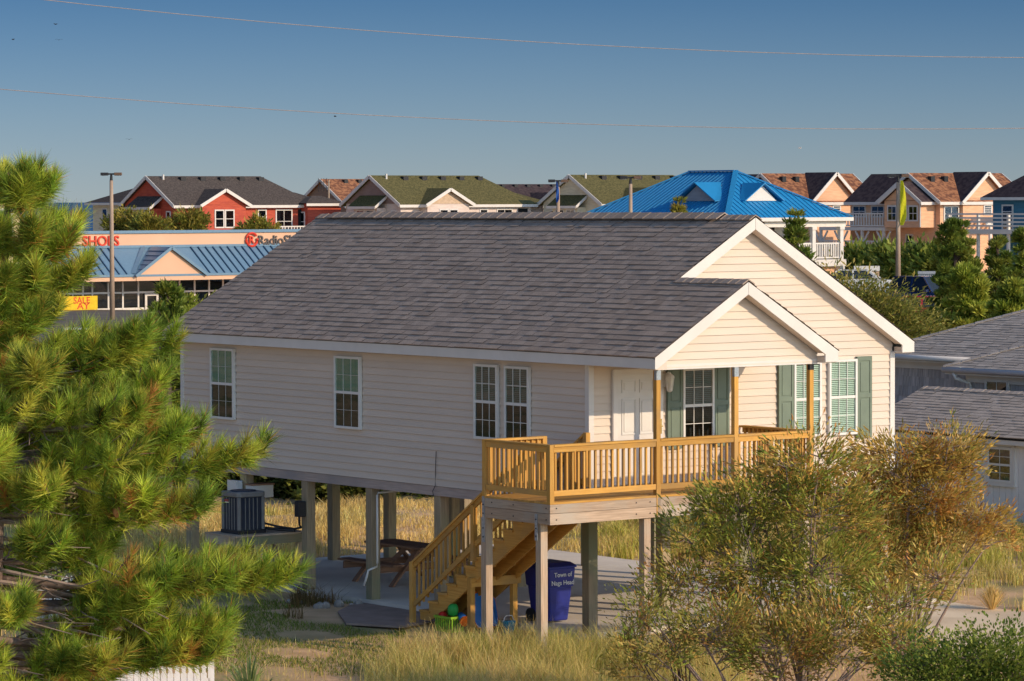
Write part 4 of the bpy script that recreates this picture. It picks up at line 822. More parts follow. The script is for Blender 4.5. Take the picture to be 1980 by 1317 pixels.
# ------------------------------------------------------------------ conifers and trees further off
def conifer(label, px, dep, ytop, ybase, halfw_px, pal, dens=1.0, group='pines in the distance', name='pine_tree', L=.22, layers=8, flat=.30, power=.6, nl=26):
    s = FPX / dep; q = far(px, dep); gz = float(ground_h(q[0], q[1])); zt_ = zrow(ytop, dep); hb = zrow(ybase, dep); base = V(q[0], q[1], gz); R = halfw_px / s
    T_ = thing(name, label, 'pine tree', tuple(base), group); lean = R0 * rnd.uniform(-.3, .3)
    part('trunk', MB().tube([base - Z0 * .2, base + Z0 * (zt_ - gz) * .5 + lean * .5, V(q[0], q[1], zt_ - .2) + lean], [.16, .11, .03], 7), BARKD, T_)
    cs = []; br = MB()
    for k in range(layers):
        t = (k + .3) / layers; z = zt_ - .15 - t * (zt_ - hb); r = R * (t ** power + .10) * rnd.uniform(.65, 1.15); nb = max(3, int(5 + 10 * t))
        for j in range(nb):
            a = rnd.uniform(0, 6.283); rr = r * rnd.uniform(.35, 1.0); c = base + V(math.cos(a) * rr, math.sin(a) * rr, 0) + lean * (1 - t); c[2] = z + rnd.uniform(-.35, .35) + rr * .25
            br.tube([V(base[0], base[1], z - .1) + lean * (1 - t), c], [.03, .015], 4, cap=False); cs.append((c, max(.16, r * rnd.uniform(.13, .27))))
    n = int(90 * dens); C_ = np.repeat(np.array([c for c, r in cs]), n, 0); Rr = np.repeat(np.array([r for c, r in cs]), n)[:, None]
    p = C_ + rdir(len(C_)) * RNG.random((len(C_), 1)) ** .4 * Rr * V(1, 1, flat + .25); d = unit(p - C_) + V(0, 0, .8) + rdir(len(C_)) * .4
    col = np.repeat(pick(pal, len(cs), .14), n, 0) * (1 + RNG.normal(0, .18, (len(C_), 1)))
    part('branch', br, BARKD, T_, kind='stuff'); bulk('crown', leaves(p, d, L * RNG.uniform(.6, 1.1, len(C_)), .25 * L * RNG.uniform(.7, 1.2, len(C_))), 4, NEED, T_, np.clip(col, .01, 1)); return T_
def tree(label, px, dep, blobs, ncl, per, L, Wl, pal, name='broadleaf_tree', cat='tree', group=None, cr=.3, stems=5, **k):
    q = far(px, dep); return shrub(name, cat, label, (q[0], q[1], float(ground_h(q[0], q[1]))), blobs, ncl, per, L, Wl, pal, cr, stems, .25, group, .08, bark=BARKD, **k)
DKP = [(.13, .19, .03), (.19, .25, .04), (.26, .29, .05)]; YLP = [(.30, .27, .045), (.22, .23, .04), (.36, .29, .06)]
BRP = [(.30, .36, .045), (.42, .44, .065), (.22, .28, .04)]
conifer('tallest dark layered pine in front of the pink house at right', 1845, 125, 432, 640, 70, DKP, 2.0, layers=11)
conifer('slim dark pine in front of the pink house with pale pergola', 1925, 128, 462, 640, 58, DKP, 1.8, layers=9)
conifer('dark pine at the right edge of the photo above the grey roof', 1985, 122, 445, 640, 52, DKP, 1.7, layers=9)
conifer('yellow green pine between the red car and the grey roof', 1890, 108, 520, 660, 58, BRP, 2.0, layers=8, L=.28)
conifer('bright pine at right above the grey hip roof', 1965, 104, 560, 660, 48, BRP, 1.8, layers=7, L=.28)
conifer('small windblown pine against the blue roofed porch', 1530, 112, 418, 560, 40, DKP, .8, layers=9, flat=.1)
conifer('sparse pine top poking above the ridge before the blue roof', 1310, 118, 395, 520, 28, YLP, .7, layers=7, flat=.1)
tree('pine behind the shops left of the lamp post', 245, 272, [blob(245, 418, 272, 0.82, 1, .55), blob(224.6, 432, 272, 0.82, 1, .6), blob(265.4, 430, 272, 0.82, 1, .6), blob(245, 457, 272, 1.63, 1.4, 1.1)], 260, 16, .34, .12, YLP, 'pine_tree', 'pine tree', 'pines behind the shops', .16, 6, upl=.9)
tree('pine behind the shops before the dark red gable', 290, 270, [blob(290, 426, 270, 0.62, 1, .55), blob(274.4, 440, 270, 0.62, 1, .6), blob(305.6, 438, 270, 0.62, 1, .6), blob(290, 465, 270, 1.25, 1.4, 1.1)], 260, 16, .34, .12, YLP, 'pine_tree', 'pine tree', 'pines behind the shops', .16, 6, upl=.9)
tree('pine behind the shops between the red gables', 365, 271, [blob(365, 420, 271, 0.67, 1, .55), blob(348.2, 434, 271, 0.67, 1, .6), blob(381.8, 432, 271, 0.67, 1, .6), blob(365, 459, 271, 1.34, 1.4, 1.1)], 260, 16, .34, .12, YLP, 'pine_tree', 'pine tree', 'pines behind the shops', .16, 6, upl=.9)
tree('low pine behind the shops under the red house windows', 500, 273, [blob(500, 436, 273, 0.72, 1, .55), blob(482.0, 450, 273, 0.72, 1, .6), blob(518.0, 448, 273, 0.72, 1, .6), blob(500, 475, 273, 1.44, 1.4, 1.1)], 260, 16, .34, .12, YLP, 'pine_tree', 'pine tree', 'pines behind the shops', .16, 6, upl=.9)
conifer('dark pine beside the left end of the cottage roof', 320, 88, 560, 760, 46, DKP, 1.1, layers=8, L=.24)
conifer('yellowish pine touching the left rake of the cottage roof', 345, 92, 575, 760, 34, BRP, 1.0, layers=8, L=.24)
tree('olive broadleaf tree right behind the cottage roof at right', 1690, 98, [blob(1690, 612, 98, 1.0, 1.2, .55), blob(1640, 592, 98, .7, 1, .6), blob(1740, 640, 98, .8, 1, .5), blob(1785, 655, 98, .4, .6, .35), blob(1600, 565, 98, .4, .6, .3), blob(1700, 680, 98, 1.6, 1.2, .8)], 800, 20, .17, .05, [(.27, .27, .055), (.36, .32, .07), (.42, .34, .09), (.17, .20, .04)])
HED = [(.11, .14, .03), (.15, .17, .035), (.22, .20, .045)]
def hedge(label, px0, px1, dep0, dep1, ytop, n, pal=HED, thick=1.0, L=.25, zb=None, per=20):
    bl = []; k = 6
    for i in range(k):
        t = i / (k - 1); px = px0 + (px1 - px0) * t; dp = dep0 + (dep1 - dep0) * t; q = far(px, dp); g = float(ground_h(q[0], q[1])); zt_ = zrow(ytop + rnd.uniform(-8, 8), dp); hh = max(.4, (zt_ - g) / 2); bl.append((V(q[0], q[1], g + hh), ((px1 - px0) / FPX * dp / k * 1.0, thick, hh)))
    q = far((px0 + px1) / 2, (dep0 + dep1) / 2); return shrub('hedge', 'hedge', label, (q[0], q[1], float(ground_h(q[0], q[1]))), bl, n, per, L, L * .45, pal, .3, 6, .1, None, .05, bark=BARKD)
hedge('dark clipped hedge under the porch of the pink houses', 1650, 1810, 232, 224, 492, 700, DKP, 2.0, .5)
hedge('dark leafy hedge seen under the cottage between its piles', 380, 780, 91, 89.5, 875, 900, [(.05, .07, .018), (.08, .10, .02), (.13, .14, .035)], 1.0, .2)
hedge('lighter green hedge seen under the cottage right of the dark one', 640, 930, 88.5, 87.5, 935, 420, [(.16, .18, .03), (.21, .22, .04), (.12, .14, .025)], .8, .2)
hedge('dark hedge behind the pine at the left end of the cottage', 60, 360, 100, 98, 790, 700, DKP, 1.0, .22)
hedge('low sunlit hedge along the front of the shop car park', 60, 380, 122, 120, 700, 700, BRP, 1.0, .3)
hedge('low bushes at the edge of the car park beside the cottage roof', 330, 520, 180, 176, 600, 300, YLP, 1.2, .35)
# ------------------------------------------------------------------ neighbour's shed and house at the right
SHW = mk('white painted board siding', (.78, .75, .74), (.73, .70, .69), rough=.6, scale=(3, 3, .6))
SH = thing('shed', 'low white board sided shed with grey tan shingle roof behind the golden shrub', 'shed', (21.8, 10, .2))
part('wall', MB().box(19.82, 23.6, 4.0, 14.0, .34, 2.36), SHW, SH)
y = 4.0
while y < 13.95: part('siding_board', MB().box(19.80, 19.82, y + .006, min(y + .2, 14.0) - .006, .34, 2.32), SHW, SH); y += .2
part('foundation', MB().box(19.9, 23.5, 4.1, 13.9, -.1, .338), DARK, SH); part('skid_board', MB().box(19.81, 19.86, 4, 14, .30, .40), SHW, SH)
part('fascia', MB().box(19.58, 19.61, 3.8, 14.28, 2.2, 2.36), WHITE, SH); part('soffit', MB().box(19.61, 19.82, 3.8, 14.28, 2.32, 2.345), WHITE, SH); part('frieze', MB().box(19.785, 19.80, 4, 14, 2.12, 2.32), WHITE, SH)
sp = .40; n1 = V(-sp, 0, 1) / math.hypot(sp, 1); n2 = V(sp, 0, 1) / math.hypot(sp, 1); xr = 21.75; zs0 = 2.37; zsr = zs0 + sp * (xr - 19.57)
part('roof_deck', MB().prism([(19.57, 3.75, zs0), (xr, 3.75, zsr), (23.93, 3.75, zs0), (23.93, 3.75, zs0 - .06), (xr, 3.75, zsr - .07), (19.57, 3.75, zs0 - .06)], (0, 10.58, 0)), FELT, SH)
part('gable_wall', MB().prism([(19.85, 13.9, 2.36), (23.6, 13.9, 2.36), (xr, 13.9, zsr - .12)], (0, .08, 0)), SHW, SH)
shingles(SH, [((19.56, 0, zs0), (0, 1, 0), (1, 0, sp), n1, 2.18 * math.hypot(1, sp), lambda v: (7.4, 14.34)), ((19.56, 0, zs0), (0, 1, 0), (1, 0, sp), n1, 2.18 * math.hypot(1, sp), lambda v: (3.74, 7.39))], 220, SHINGP, SHINGPI, expo=.145, seed=5, wr=(.2, .42))
caps(SH, (xr, 7.4, zsr), (xr, 14.32, zsr), n1, n2, w=.15, lift=.04, m=SHINGP)
w = window(SH, 'y', 9.36, 10.14, 1.32, 2.12, 2, None, plane=19.80, fw=.05, glass=GLASSD)
part('window_trim', MB().box(19.74, 19.80, 9.26, 9.355, 1.22, 2.16).box(19.74, 19.80, 10.145, 10.24, 1.22, 2.16).box(19.74, 19.80, 9.356, 10.144, 1.22, 1.318).prism([(19.74, 9.26, 2.165), (19.74, 10.24, 2.165), (19.74, 9.98, 2.26), (19.74, 9.75, 2.29), (19.74, 9.52, 2.26)], (.06, 0, 0)), WHITE, w)
NB = thing('shingle_house', 'grey shake sided house with hip roofs, white gutters and downpipe behind the shed', 'house', (29, 10, .2))
SHAKE = mk('grey wood shake', (.50, .46, .45), (.36, .33, .32), rough=.85, scale=(26, 26, 3), bump=.3, rand=.17)
SHG = mk('mid grey shingle', (.48, .42, .37), (.35, .305, .27), rough=.92, scale=(50, 50, 50), bump=.5, rand=.15, spec=.03); SHGI = mk('mid grey shingle mass', (.48, .42, .37), (.35, .305, .27), rough=.92, scale=(50, 50, 50), bump=.5, island=.15, spec=.03)
part('wall', MB().box(24.43, 36, -1.5, 18.4, 0, 3.8), SHAKE, NB); part('wall', MB().box(23.33, 24.42, 3, 14.4, 0, 3.62), SHAKE, NB)
for X, y0, y1, z0, z1 in ((24.43, 14.42, 18.4, 2.3, 3.76), (23.33, 9.5, 14.4, 2.4, 3.6)):
    z = z0; k = 0
    while z < z1 - .05:
        y = y0 + .01 - (0 if k % 2 else .06)
        while y < y1 - .03:
            w_ = rnd.uniform(.10, .22); a, b = max(y, y0), min(y + w_ - .008, y1); j = rnd.uniform(-.012, .012)
            if b - a > .03 and not (X < 24 and 12.75 < (a + b) / 2 < 14.15): part('shake', MB().add([(X, a, z + j), (X, b, z + j), (X, b, min(z + .27, z1)), (X, a, min(z + .27, z1)), (X - .028, a, z + j), (X - .028, b, z + j), (X - .01, b, min(z + .27, z1)), (X - .01, a, min(z + .27, z1))], [(4, 7, 6, 5), (0, 4, 5, 1), (1, 5, 6, 2), (3, 7, 4, 0)]), SHAKE, NB)
            y += w_
        z += .25; k += 1
hp = .38; hn = V(-hp, 0, 1) / math.hypot(hp, 1)
def hip(owner, x0, x1, y0, y1, ze, p, m, nm='roof_deck'):
    h = min(x1 - x0, y1 - y0) / 2; zr_ = ze + p * h
    if x1 - x0 < y1 - y0: r = [((x0 + x1) / 2, y0 + h, zr_), ((x0 + x1) / 2, y1 - h, zr_)]
    else: r = [(x0 + h, (y0 + y1) / 2, zr_), (x1 - h, (y0 + y1) / 2, zr_)]
    c = [(x0, y0, ze), (x1, y0, ze), (x1, y1, ze), (x0, y1, ze)]; mb = MB()
    if x1 - x0 < y1 - y0: mb.add(c + r, [(0, 1, 4), (1, 2, 5, 4), (2, 3, 5), (3, 0, 4, 5), (0, 3, 2, 1)])
    else: mb.add(c + r, [(0, 1, 5, 4), (1, 2, 5), (2, 3, 4, 5), (3, 0, 4), (0, 3, 2, 1)])
    return part(nm, mb, m, owner), r, zr_
hip(NB, 24, 36.5, -2, 18.8, 3.87, hp, FELT); hip(NB, 22.9, 27.6, 2.5, 14.85, 3.68, hp, FELT)
lh = math.hypot(1, hp)
shingles(NB, [((23.99, 0, 3.872), (0, 1, 0), (1, 0, hp), hn, 6.2 * lh, lambda v: (9.5, 18.8 - v / lh)), ((22.89, 0, 3.682), (0, 1, 0), (1, 0, hp), hn, 2.34 * lh, lambda v: (8.5, 14.85 - v / lh))], 200, SHG, SHGI, expo=.15, seed=9, wr=(.2, .42))
for x, y, z, L in ((24, 18.8, 3.87, 6.2), (22.9, 14.85, 3.68, 2.3)): caps(NB, (x, y, z), (x + L, y - L, z + hp * L), hn, (0, hp, 1), w=.13, lift=.05, step=.24, m=SHG)
for X, y0, y1, z in ((24, 14.9, 18.8, 3.87), (22.9, 2.6, 14.8, 3.68)):
    part('gutter', MB().tube([(X - .05, y0, z - .06), (X - .05, y1, z - .06)], .07, 8), WHITE, NB, smooth=True); part('fascia', MB().box(X + .005, X + .03, y0, y1, z - .17, z - .01), WHITE, NB); part('soffit', MB().box(X + .03, X + .45, y0, y1, z - .17, z - .15), WHITE, NB); part('frieze_board', MB().box(X + .36, X + .40, y0, y1 - .4, z - .36, z - .172), WHITE, NB)
part('downpipe', MB().tube([(22.86, 14.45, 3.56), (22.9, 14.4, 3.42), (23.22, 14.25, 3.30), (23.24, 14.2, 3.1), (23.24, 14.2, .3)], .045, 8), WHITE, NB, smooth=True)
part('corner_board', MB().box(23.28, 23.42, 14.33, 14.44, 0, 3.5), WHITE, NB)
for a, b in ((12.95, 13.75), (10.9, 11.8)): window(NB, 'y', a, b, 2.1, 3.42, 2, None, plane=23.30, fw=.06, glass=GLASSD)

# ------------------------------------------------------------------ far buildings share the cottage's street grid
def onY(px, Y): a = (px - 990.0) / FPX; t = (Y - CAM[1]) / (a * R0[1] + F0[1]); return CAM[0] + t * (a * R0[0] + F0[0]), t
def onX(px, X): a = (px - 990.0) / FPX; t = (X - CAM[0]) / (a * R0[0] + F0[0]); return CAM[1] + t * (a * R0[1] + F0[1]), t
def corner(px, dep): q = far(px, dep); return q[0], q[1], float(ground_h(q[0], q[1]))
def roofmat(name, c1, c2, s=7): return mk(name, c1, c2, rough=.92, scale=(s, s, s), bump=.6, bscale=(9, 9, 9), spec=.1, detail=8, ramp=(.42, .58))
R_RED = roofmat('dark grey far shingle', (.11, .09, .08), (.065, .054, .05)); R_GRN = roofmat('olive far shingle', (.15, .13, .055), (.085, .08, .035)); R_BRN = roofmat('brown shake roof', (.36, .165, .085), (.16, .07, .045), 3.2); R_DRK = roofmat('dark and shade toned shake roof', (.085, .06, .06), (.05, .035, .04), 3)
def sided(name, c, c2=None): return mk(name, c, c2, rough=.75, scale=(1.2, 1.2, 8), bump=.3, bscale=(.4, .4, 34))
S_RED = sided('red shake siding', (.52, .10, .055), (.40, .07, .045)); S_MAU = sided('mauve board gable', (.32, .22, .19)); S_CRE = sided('pale cream siding', (.78, .68, .50)); S_TAN = sided('blush white siding', (.72, .60, .54)); S_PNK = sided('peach siding', (.80, .47, .29)); S_TEAL = sided('teal blue siding', (.06, .20, .30)); S_BRN = sided('brown siding', (.30, .20, .15)); S_YEL = sided('pale yellow siding', (.78, .62, .34)); S_BLGR = sided('blue grey siding', (.30, .33, .38))
def slab_roof(owner, pts, m, th=.16, nm='roof'): return part(nm, MB().prism([V(*p) for p in pts], (0, 0, -th)), m, owner)
def gable_x(owner, x0, x1, yc, hw, ze, zr, m, wall, face0=True, face1=False, ov=.35, trim=WHITE, wth=.2):
    """gable block, ridge along X; hw half width of the walls"""
    s = (zr - ze) / (hw + ov); a, b = x0 - ov, x1 + ov
    slab_roof(owner, [(a, yc - hw - ov, ze), (b, yc - hw - ov, ze), (b, yc, zr), (a, yc, zr)], m); slab_roof(owner, [(a, yc + hw + ov, ze), (a, yc, zr), (b, yc, zr), (b, yc + hw + ov, ze)], m)
    for on, x, e in ((face0, x0, a), (face1, x1, b)):
        if on:
            part('gable', MB().prism([(x + (.0 if x == x0 else -wth), yc - hw, ze + s * ov - .16), (x + (.0 if x == x0 else -wth), yc + hw, ze + s * ov - .16), (x + (.0 if x == x0 else -wth), yc, zr - .17)], (wth, 0, 0)), wall, owner)
            for sgn in (-1, 1): part('rake_trim', MB().bar((e - .02, yc + sgn * (hw + ov), ze - .10), (e - .02, yc, zr - .10), .06, .26), trim, owner)
    part('eave_trim', MB().box(a, b, yc - hw - ov - .04, yc - hw - ov, ze - .25, ze - .02), trim, owner)
def gable_y(owner, y0, y1, xc, hw, ze, zr, m, wall, ov=.35, trim=WHITE, both=False, m2=None):
    s = (zr - ze) / (hw + ov); a, b = y0 - ov, y1
    slab_roof(owner, [(xc - hw - ov, a, ze), (xc, a, zr), (xc, b, zr), (xc - hw - ov, b, ze)], m); slab_roof(owner, [(xc + hw + ov, a, ze), (xc + hw + ov, b, ze), (xc, b, zr), (xc, a, zr)], m2 or m)
    part('gable', MB().prism([(xc - hw, y0, ze + s * ov - .16), (xc + hw, y0, ze + s * ov - .16), (xc, y0, zr - .17)], (0, .2, 0)), wall, owner)
    for sgn in (-1, 1): part('rake_trim', MB().bar((xc + sgn * (hw + ov), a - .02, ze - .10), (xc, a - .02, zr - .10), .06, .26), trim, owner)
    part('eave_trim', MB().box(xc - hw - ov - .04, xc - hw - ov, a, b, ze - .25, ze - .02), trim, owner)
def fwin(owner, ax, plane, a0, a1, z0, z1, cols=1, rows=1): return window(owner, ax, a0, a1, z0, z1, cols, None, plane=plane, fw=.11, rows=rows, glass=GLASSD, trim=WHITE, muntin=.05)
def rail_far(owner, p, q, z, h=1.0, m=WHITE, step=.3, nm='deck_railing'):
    p, q = V(*p, 0), V(*q, 0); L = np.linalg.norm(q - p); d = (q - p) / L; up = V(0, 0, 1); mb = MB()
    for zz in (z + h, z + .12): mb.bar(tuple(p + up * zz), tuple(q + up * zz), .09, .10)
    part('rail', mb, m, owner); k = step / 2; me = mesh_of('baluster', MB().box(-.04, .04, -.04, .04, .0, h - .16), m)
    while k < L: put('baluster', me, owner, p + d * k + up * (z + .14) - ROOT[owner.name]); k += step

def row_house(px, dep, label, wall_side, wall_gable, roof, wall_front, bay=True):
    X, Y, g = corner(px, dep); s = FPX / dep; Zr = lambda r: zrow(r, dep)
    O = thing('beach_house', label, 'house', (X + 6, Y + 4, g), 'gabled houses in a row behind the shops')
    ly = 8.0; ze, zr = Zr(395), Zr(341) + .12; lx = 13.6
    part('wall', MB().box(X, X + lx, Y, Y + ly, g - .5, ze + .1), wall_front, O)
    part('side_wall', MB().box(X - .02, X, Y + .02, Y + ly, g - .5, ze + .05), wall_side, O)
    # main roof: gable at the near end, hip at the far end
    ov = .4; a = X - ov; yc = Y + ly / 2; xe, xrid = X + lx + ov, X + lx - 2.6
    slab_roof(O, [(a, Y - ov, ze), (xe, Y - ov, ze), (xrid, yc, zr), (a, yc, zr)], roof); slab_roof(O, [(a, Y + ly + ov, ze), (a, yc, zr), (xrid, yc, zr), (xe, Y + ly + ov, ze)], roof); slab_roof(O, [(xe, Y - ov, ze), (xe, Y + ly + ov, ze), (xrid, yc, zr)], roof)
    sl2 = (zr - ze) / (ly / 2 + ov)
    part('gable', MB().prism([(X - .05, Y, ze + sl2 * ov - .16), (X - .05, Y + ly, ze + sl2 * ov - .16), (X - .05, yc, zr - .17)], (.2, 0, 0)), wall_gable, O)
    for sg in (0, ly + 2 * ov): part('rake_trim', MB().bar((a - .02, Y - ov + sg, ze - .10), (a - .02, yc, zr - .10), .06, .28), WHITE, O)
    part('eave_trim', MB().box(a, xe, Y - ov - .05, Y - ov, ze - .26, ze - .03), WHITE, O)
    gable_y(O, Y - 1.0, Y + 3.4, X + 4.15, 2.15, ze, Zr(366) + .1, roof, wall_front if wall_front is not S_TAN else mk('beige board gable', (.60, .44, .31)), ov=.35)
    part('wall', MB().box(X + 2.0, X + 6.3, Y - 1.0, Y, g - .5, ze + .04), wall_front, O)
    # lower extension
    slab_roof(O, [(xe - 2.2, Y - ov + .6, ze + .02), (xe + 2.2, Y - ov + .6, ze + .02), (xe + .5, yc, ze + 1.05), (xe - 2.5, yc, ze + 1.05)], roof); part('wall', MB().box(X + lx, X + lx + 2.0, Y + .9, Y + ly - 1, g - .5, ze), wall_front, O)
    for k in range(5):
        x = X + 2.6 + k * 1.95; part('roof_vent', MB().box(x, x + .5, yc - .75, yc - .3, zr - .55, zr - .08), BLACK, O)
    part('vent_pipe', MB().tube([(X + 1.0, yc - .5, zr - .5), (X + 1.0, yc - .5, zr + .12)], .09, 8), WHITE, O)
    zt_ = Zr(404); z0 = zt_ - 1.55
    for x0, x1 in ((3.2, 4.15), (4.2, 5.15)): fwin(O, 'x', Y - 1.0, X + x0, X + x1, z0, zt_)
    fwin(O, 'x', Y, X + 8.1, X + 9.0, z0 + .3, zt_); fwin(O, 'x', Y, X + 9.9, X + 11.6, z0 - .5, zt_, 2); part('door', MB().box(X + 12.2, X + 13.2, Y - .05, Y, z0 - .6, zt_), DARK, O)
    if bay:
        part('bay', MB().box(X - .9, X - .025, Y + 2.2, Y + 5.6, g, zt_ + .1), wall_side, O)
        slab_roof(O, [(X - 1.3, Y + 1.9, zt_ + .22), (X - .03, Y + 1.9, zt_ + 1.15), (X - .03, Y + 5.9, zt_ + 1.15), (X - 1.3, Y + 5.9, zt_ + .22)], roof, nm='bay_roof'); part('bay_trim', MB().box(X - 1.34, X - 1.3, Y + 1.9, Y + 5.9, zt_ + .0, zt_ + .22).bar((X - 1.3, Y + 1.88, zt_ + .12), (X - .05, Y + 1.88, zt_ + 1.05), .05, .2), WHITE, O)
        for k in range(2): fwin(O, 'y', X - .9, Y + 2.5 + k * 1.5, Y + 3.7 + k * 1.5, z0, zt_ - .05, 2)
    for yy in (1.0, 6.6): fwin(O, 'y', X - .02, Y + yy - .35, Y + yy + .35, z0, zt_ - .1)
    rail_far(O, (X + 7.5, Y - 2.2), (X + 14, Y - 2.2), z0 - .9); part('deck_floor', MB().box(X + 6.5, X + 14.2, Y - 2.3, Y - .02, z0 - 1.15, z0 - .92), WHITE, O)
    for k in range(4): part('deck_post', MB().box(X + 7.4 + k * 2.1, X + 7.6 + k * 2.1, Y - 2.25, Y - 2.05, g - .3, z0 - 1.15), WHITE, O)
    return O, X, Y, g, ze, zr
o1, X, Y, g, ze, zr = row_house(340, 288, 'red shingled house with dark roof and two gables, behind the shop parapet', S_RED, S_RED, R_RED, S_RED)
# rear wing and little stair tower of the red house
part('wing', MB().box(X + .6, X + 7, Y + 8.02, Y + 14.5, g, ze + .2), S_CRE, o1); hip(o1, X + .1, X + 7.5, Y + 7.9, Y + 15, ze + .22, .40, R_RED, 'wing_roof'); part('wing_trim', MB().box(X + .02, X + .09, Y + 7.9, Y + 15, ze + .0, ze + .2), WHITE, o1)
for yy in (9, 10.5, 12): fwin(o1, 'y', X + .6, Y + yy, Y + yy + .9, ze - 1.9, ze - .25)
tx, _ = onY(632, Y - 1); part('stair_tower', MB().box(tx - 1.9, tx + 1.5, Y - 1, Y + 1.5, g, ze + .1), S_RED, o1); hip(o1, tx - 2.3, tx + 1.9, Y - 1.4, Y + 1.9, ze + .12, .38, R_RED, 'tower_roof'); part('tower_trim', MB().box(tx - 2.3, tx + 1.9, Y - 1.44, Y - 1.401, ze - .12, ze + .1), WHITE, o1); fwin(o1, 'y', tx - 1.9, Y - .6, Y + .6, ze - 2.3, ze - .6)
chair = thing('deck_chair', 'green chair on the red house deck', 'chair', (X + 11, Y - 1.2, ze - 3.6)); part('seat', MB().box(X + 10.5, X + 12.2, Y - 1.5, Y - .9, ze - 3.25, ze - 3.05), GREEN, chair); part('back', MB().box(X + 10.5, X + 12.2, Y - .9, Y - .8, ze - 3.05, ze - 2.3), GREEN, chair); part('leg', MB().box(X + 10.55, X + 10.65, Y - 1.45, Y - 1.35, ze - 3.75, ze - 3.25).box(X + 12.05, X + 12.15, Y - 1.45, Y - 1.35, ze - 3.75, ze - 3.25), GREEN, chair)
row_house(776, 288, 'house with mauve gable and olive green roof above the cottage ridge', S_TAN, S_MAU, R_GRN, S_TAN)
row_house(1165, 290, 'pale cream house with olive green roof, partly behind the blue metal roof', S_CRE, S_CRE, R_GRN, S_CRE)
def small_house(px, dep, label, lx, ly, rze, rzr, wall, roof, vents=0):
    X, Y, g = corner(px, dep); O = thing('beach_house', label, 'house', (X + lx / 2, Y + ly / 2, g)); ze, zr = zrow(rze, dep), zrow(rzr, dep)
    part('wall', MB().box(X, X + lx, Y, Y + ly, g - .5, ze), wall, O); gable_x(O, X, X + lx, Y + ly / 2, ly / 2, ze, zr, roof, wall, True, True)
    for k in range(vents): part('roof_vent', MB().box(X + 2 + k * 1.6, X + 2.4 + k * 1.6, Y + ly / 2 - .7, Y + ly / 2 - .3, zr - .5, zr - .05), BLACK, O)
    fwin(O, 'y', X, Y + ly * .3, Y + ly * .3 + 1.2, ze - 2.2, ze - .5); fwin(O, 'x', Y, X + 2, X + 3.4, ze - 2.2, ze - .5); return O, X, Y, g, ze, zr
small_house(672, 325, 'brown gabled house end showing between the red and mauve houses', 9, 8, 398, 345, S_BRN, R_BRN, 2)
q = small_house(985, 345, 'dark roofed low house far behind the olive roofs', 14, 9, 398, 356, S_BRN, R_DRK, 5); gable_y(q[0], q[2] - 1, q[2] + 3, q[1] + 4.6, 1.5, q[4] + .1, q[4] + 1.3, R_DRK, S_CRE)
# pole with antennas between red and mauve houses
q = corner(637, 318); an = thing('antenna_mast', 'thin mast with television antennas beside the brown house', 'antenna', q); zt_ = zrow(347, 318); part('mast', MB().tube([q, (q[0], q[1], zt_)], [.12, .07], 7), OLD[2], an)
for k, z in enumerate((zt_ - .2, zt_ - .75)):
    am = MB(); c = V(q[0], q[1], z); am.bar(tuple(c - R0 * 1.0), tuple(c + R0 * .2), .05, .05)
    for j in range(4): e = c - R0 * (.2 + j * .25); am.bar(tuple(e - Z0 * .35), tuple(e + Z0 * .35), .04, .04, tuple(R0))
    part('antenna', am, BLACK, an)

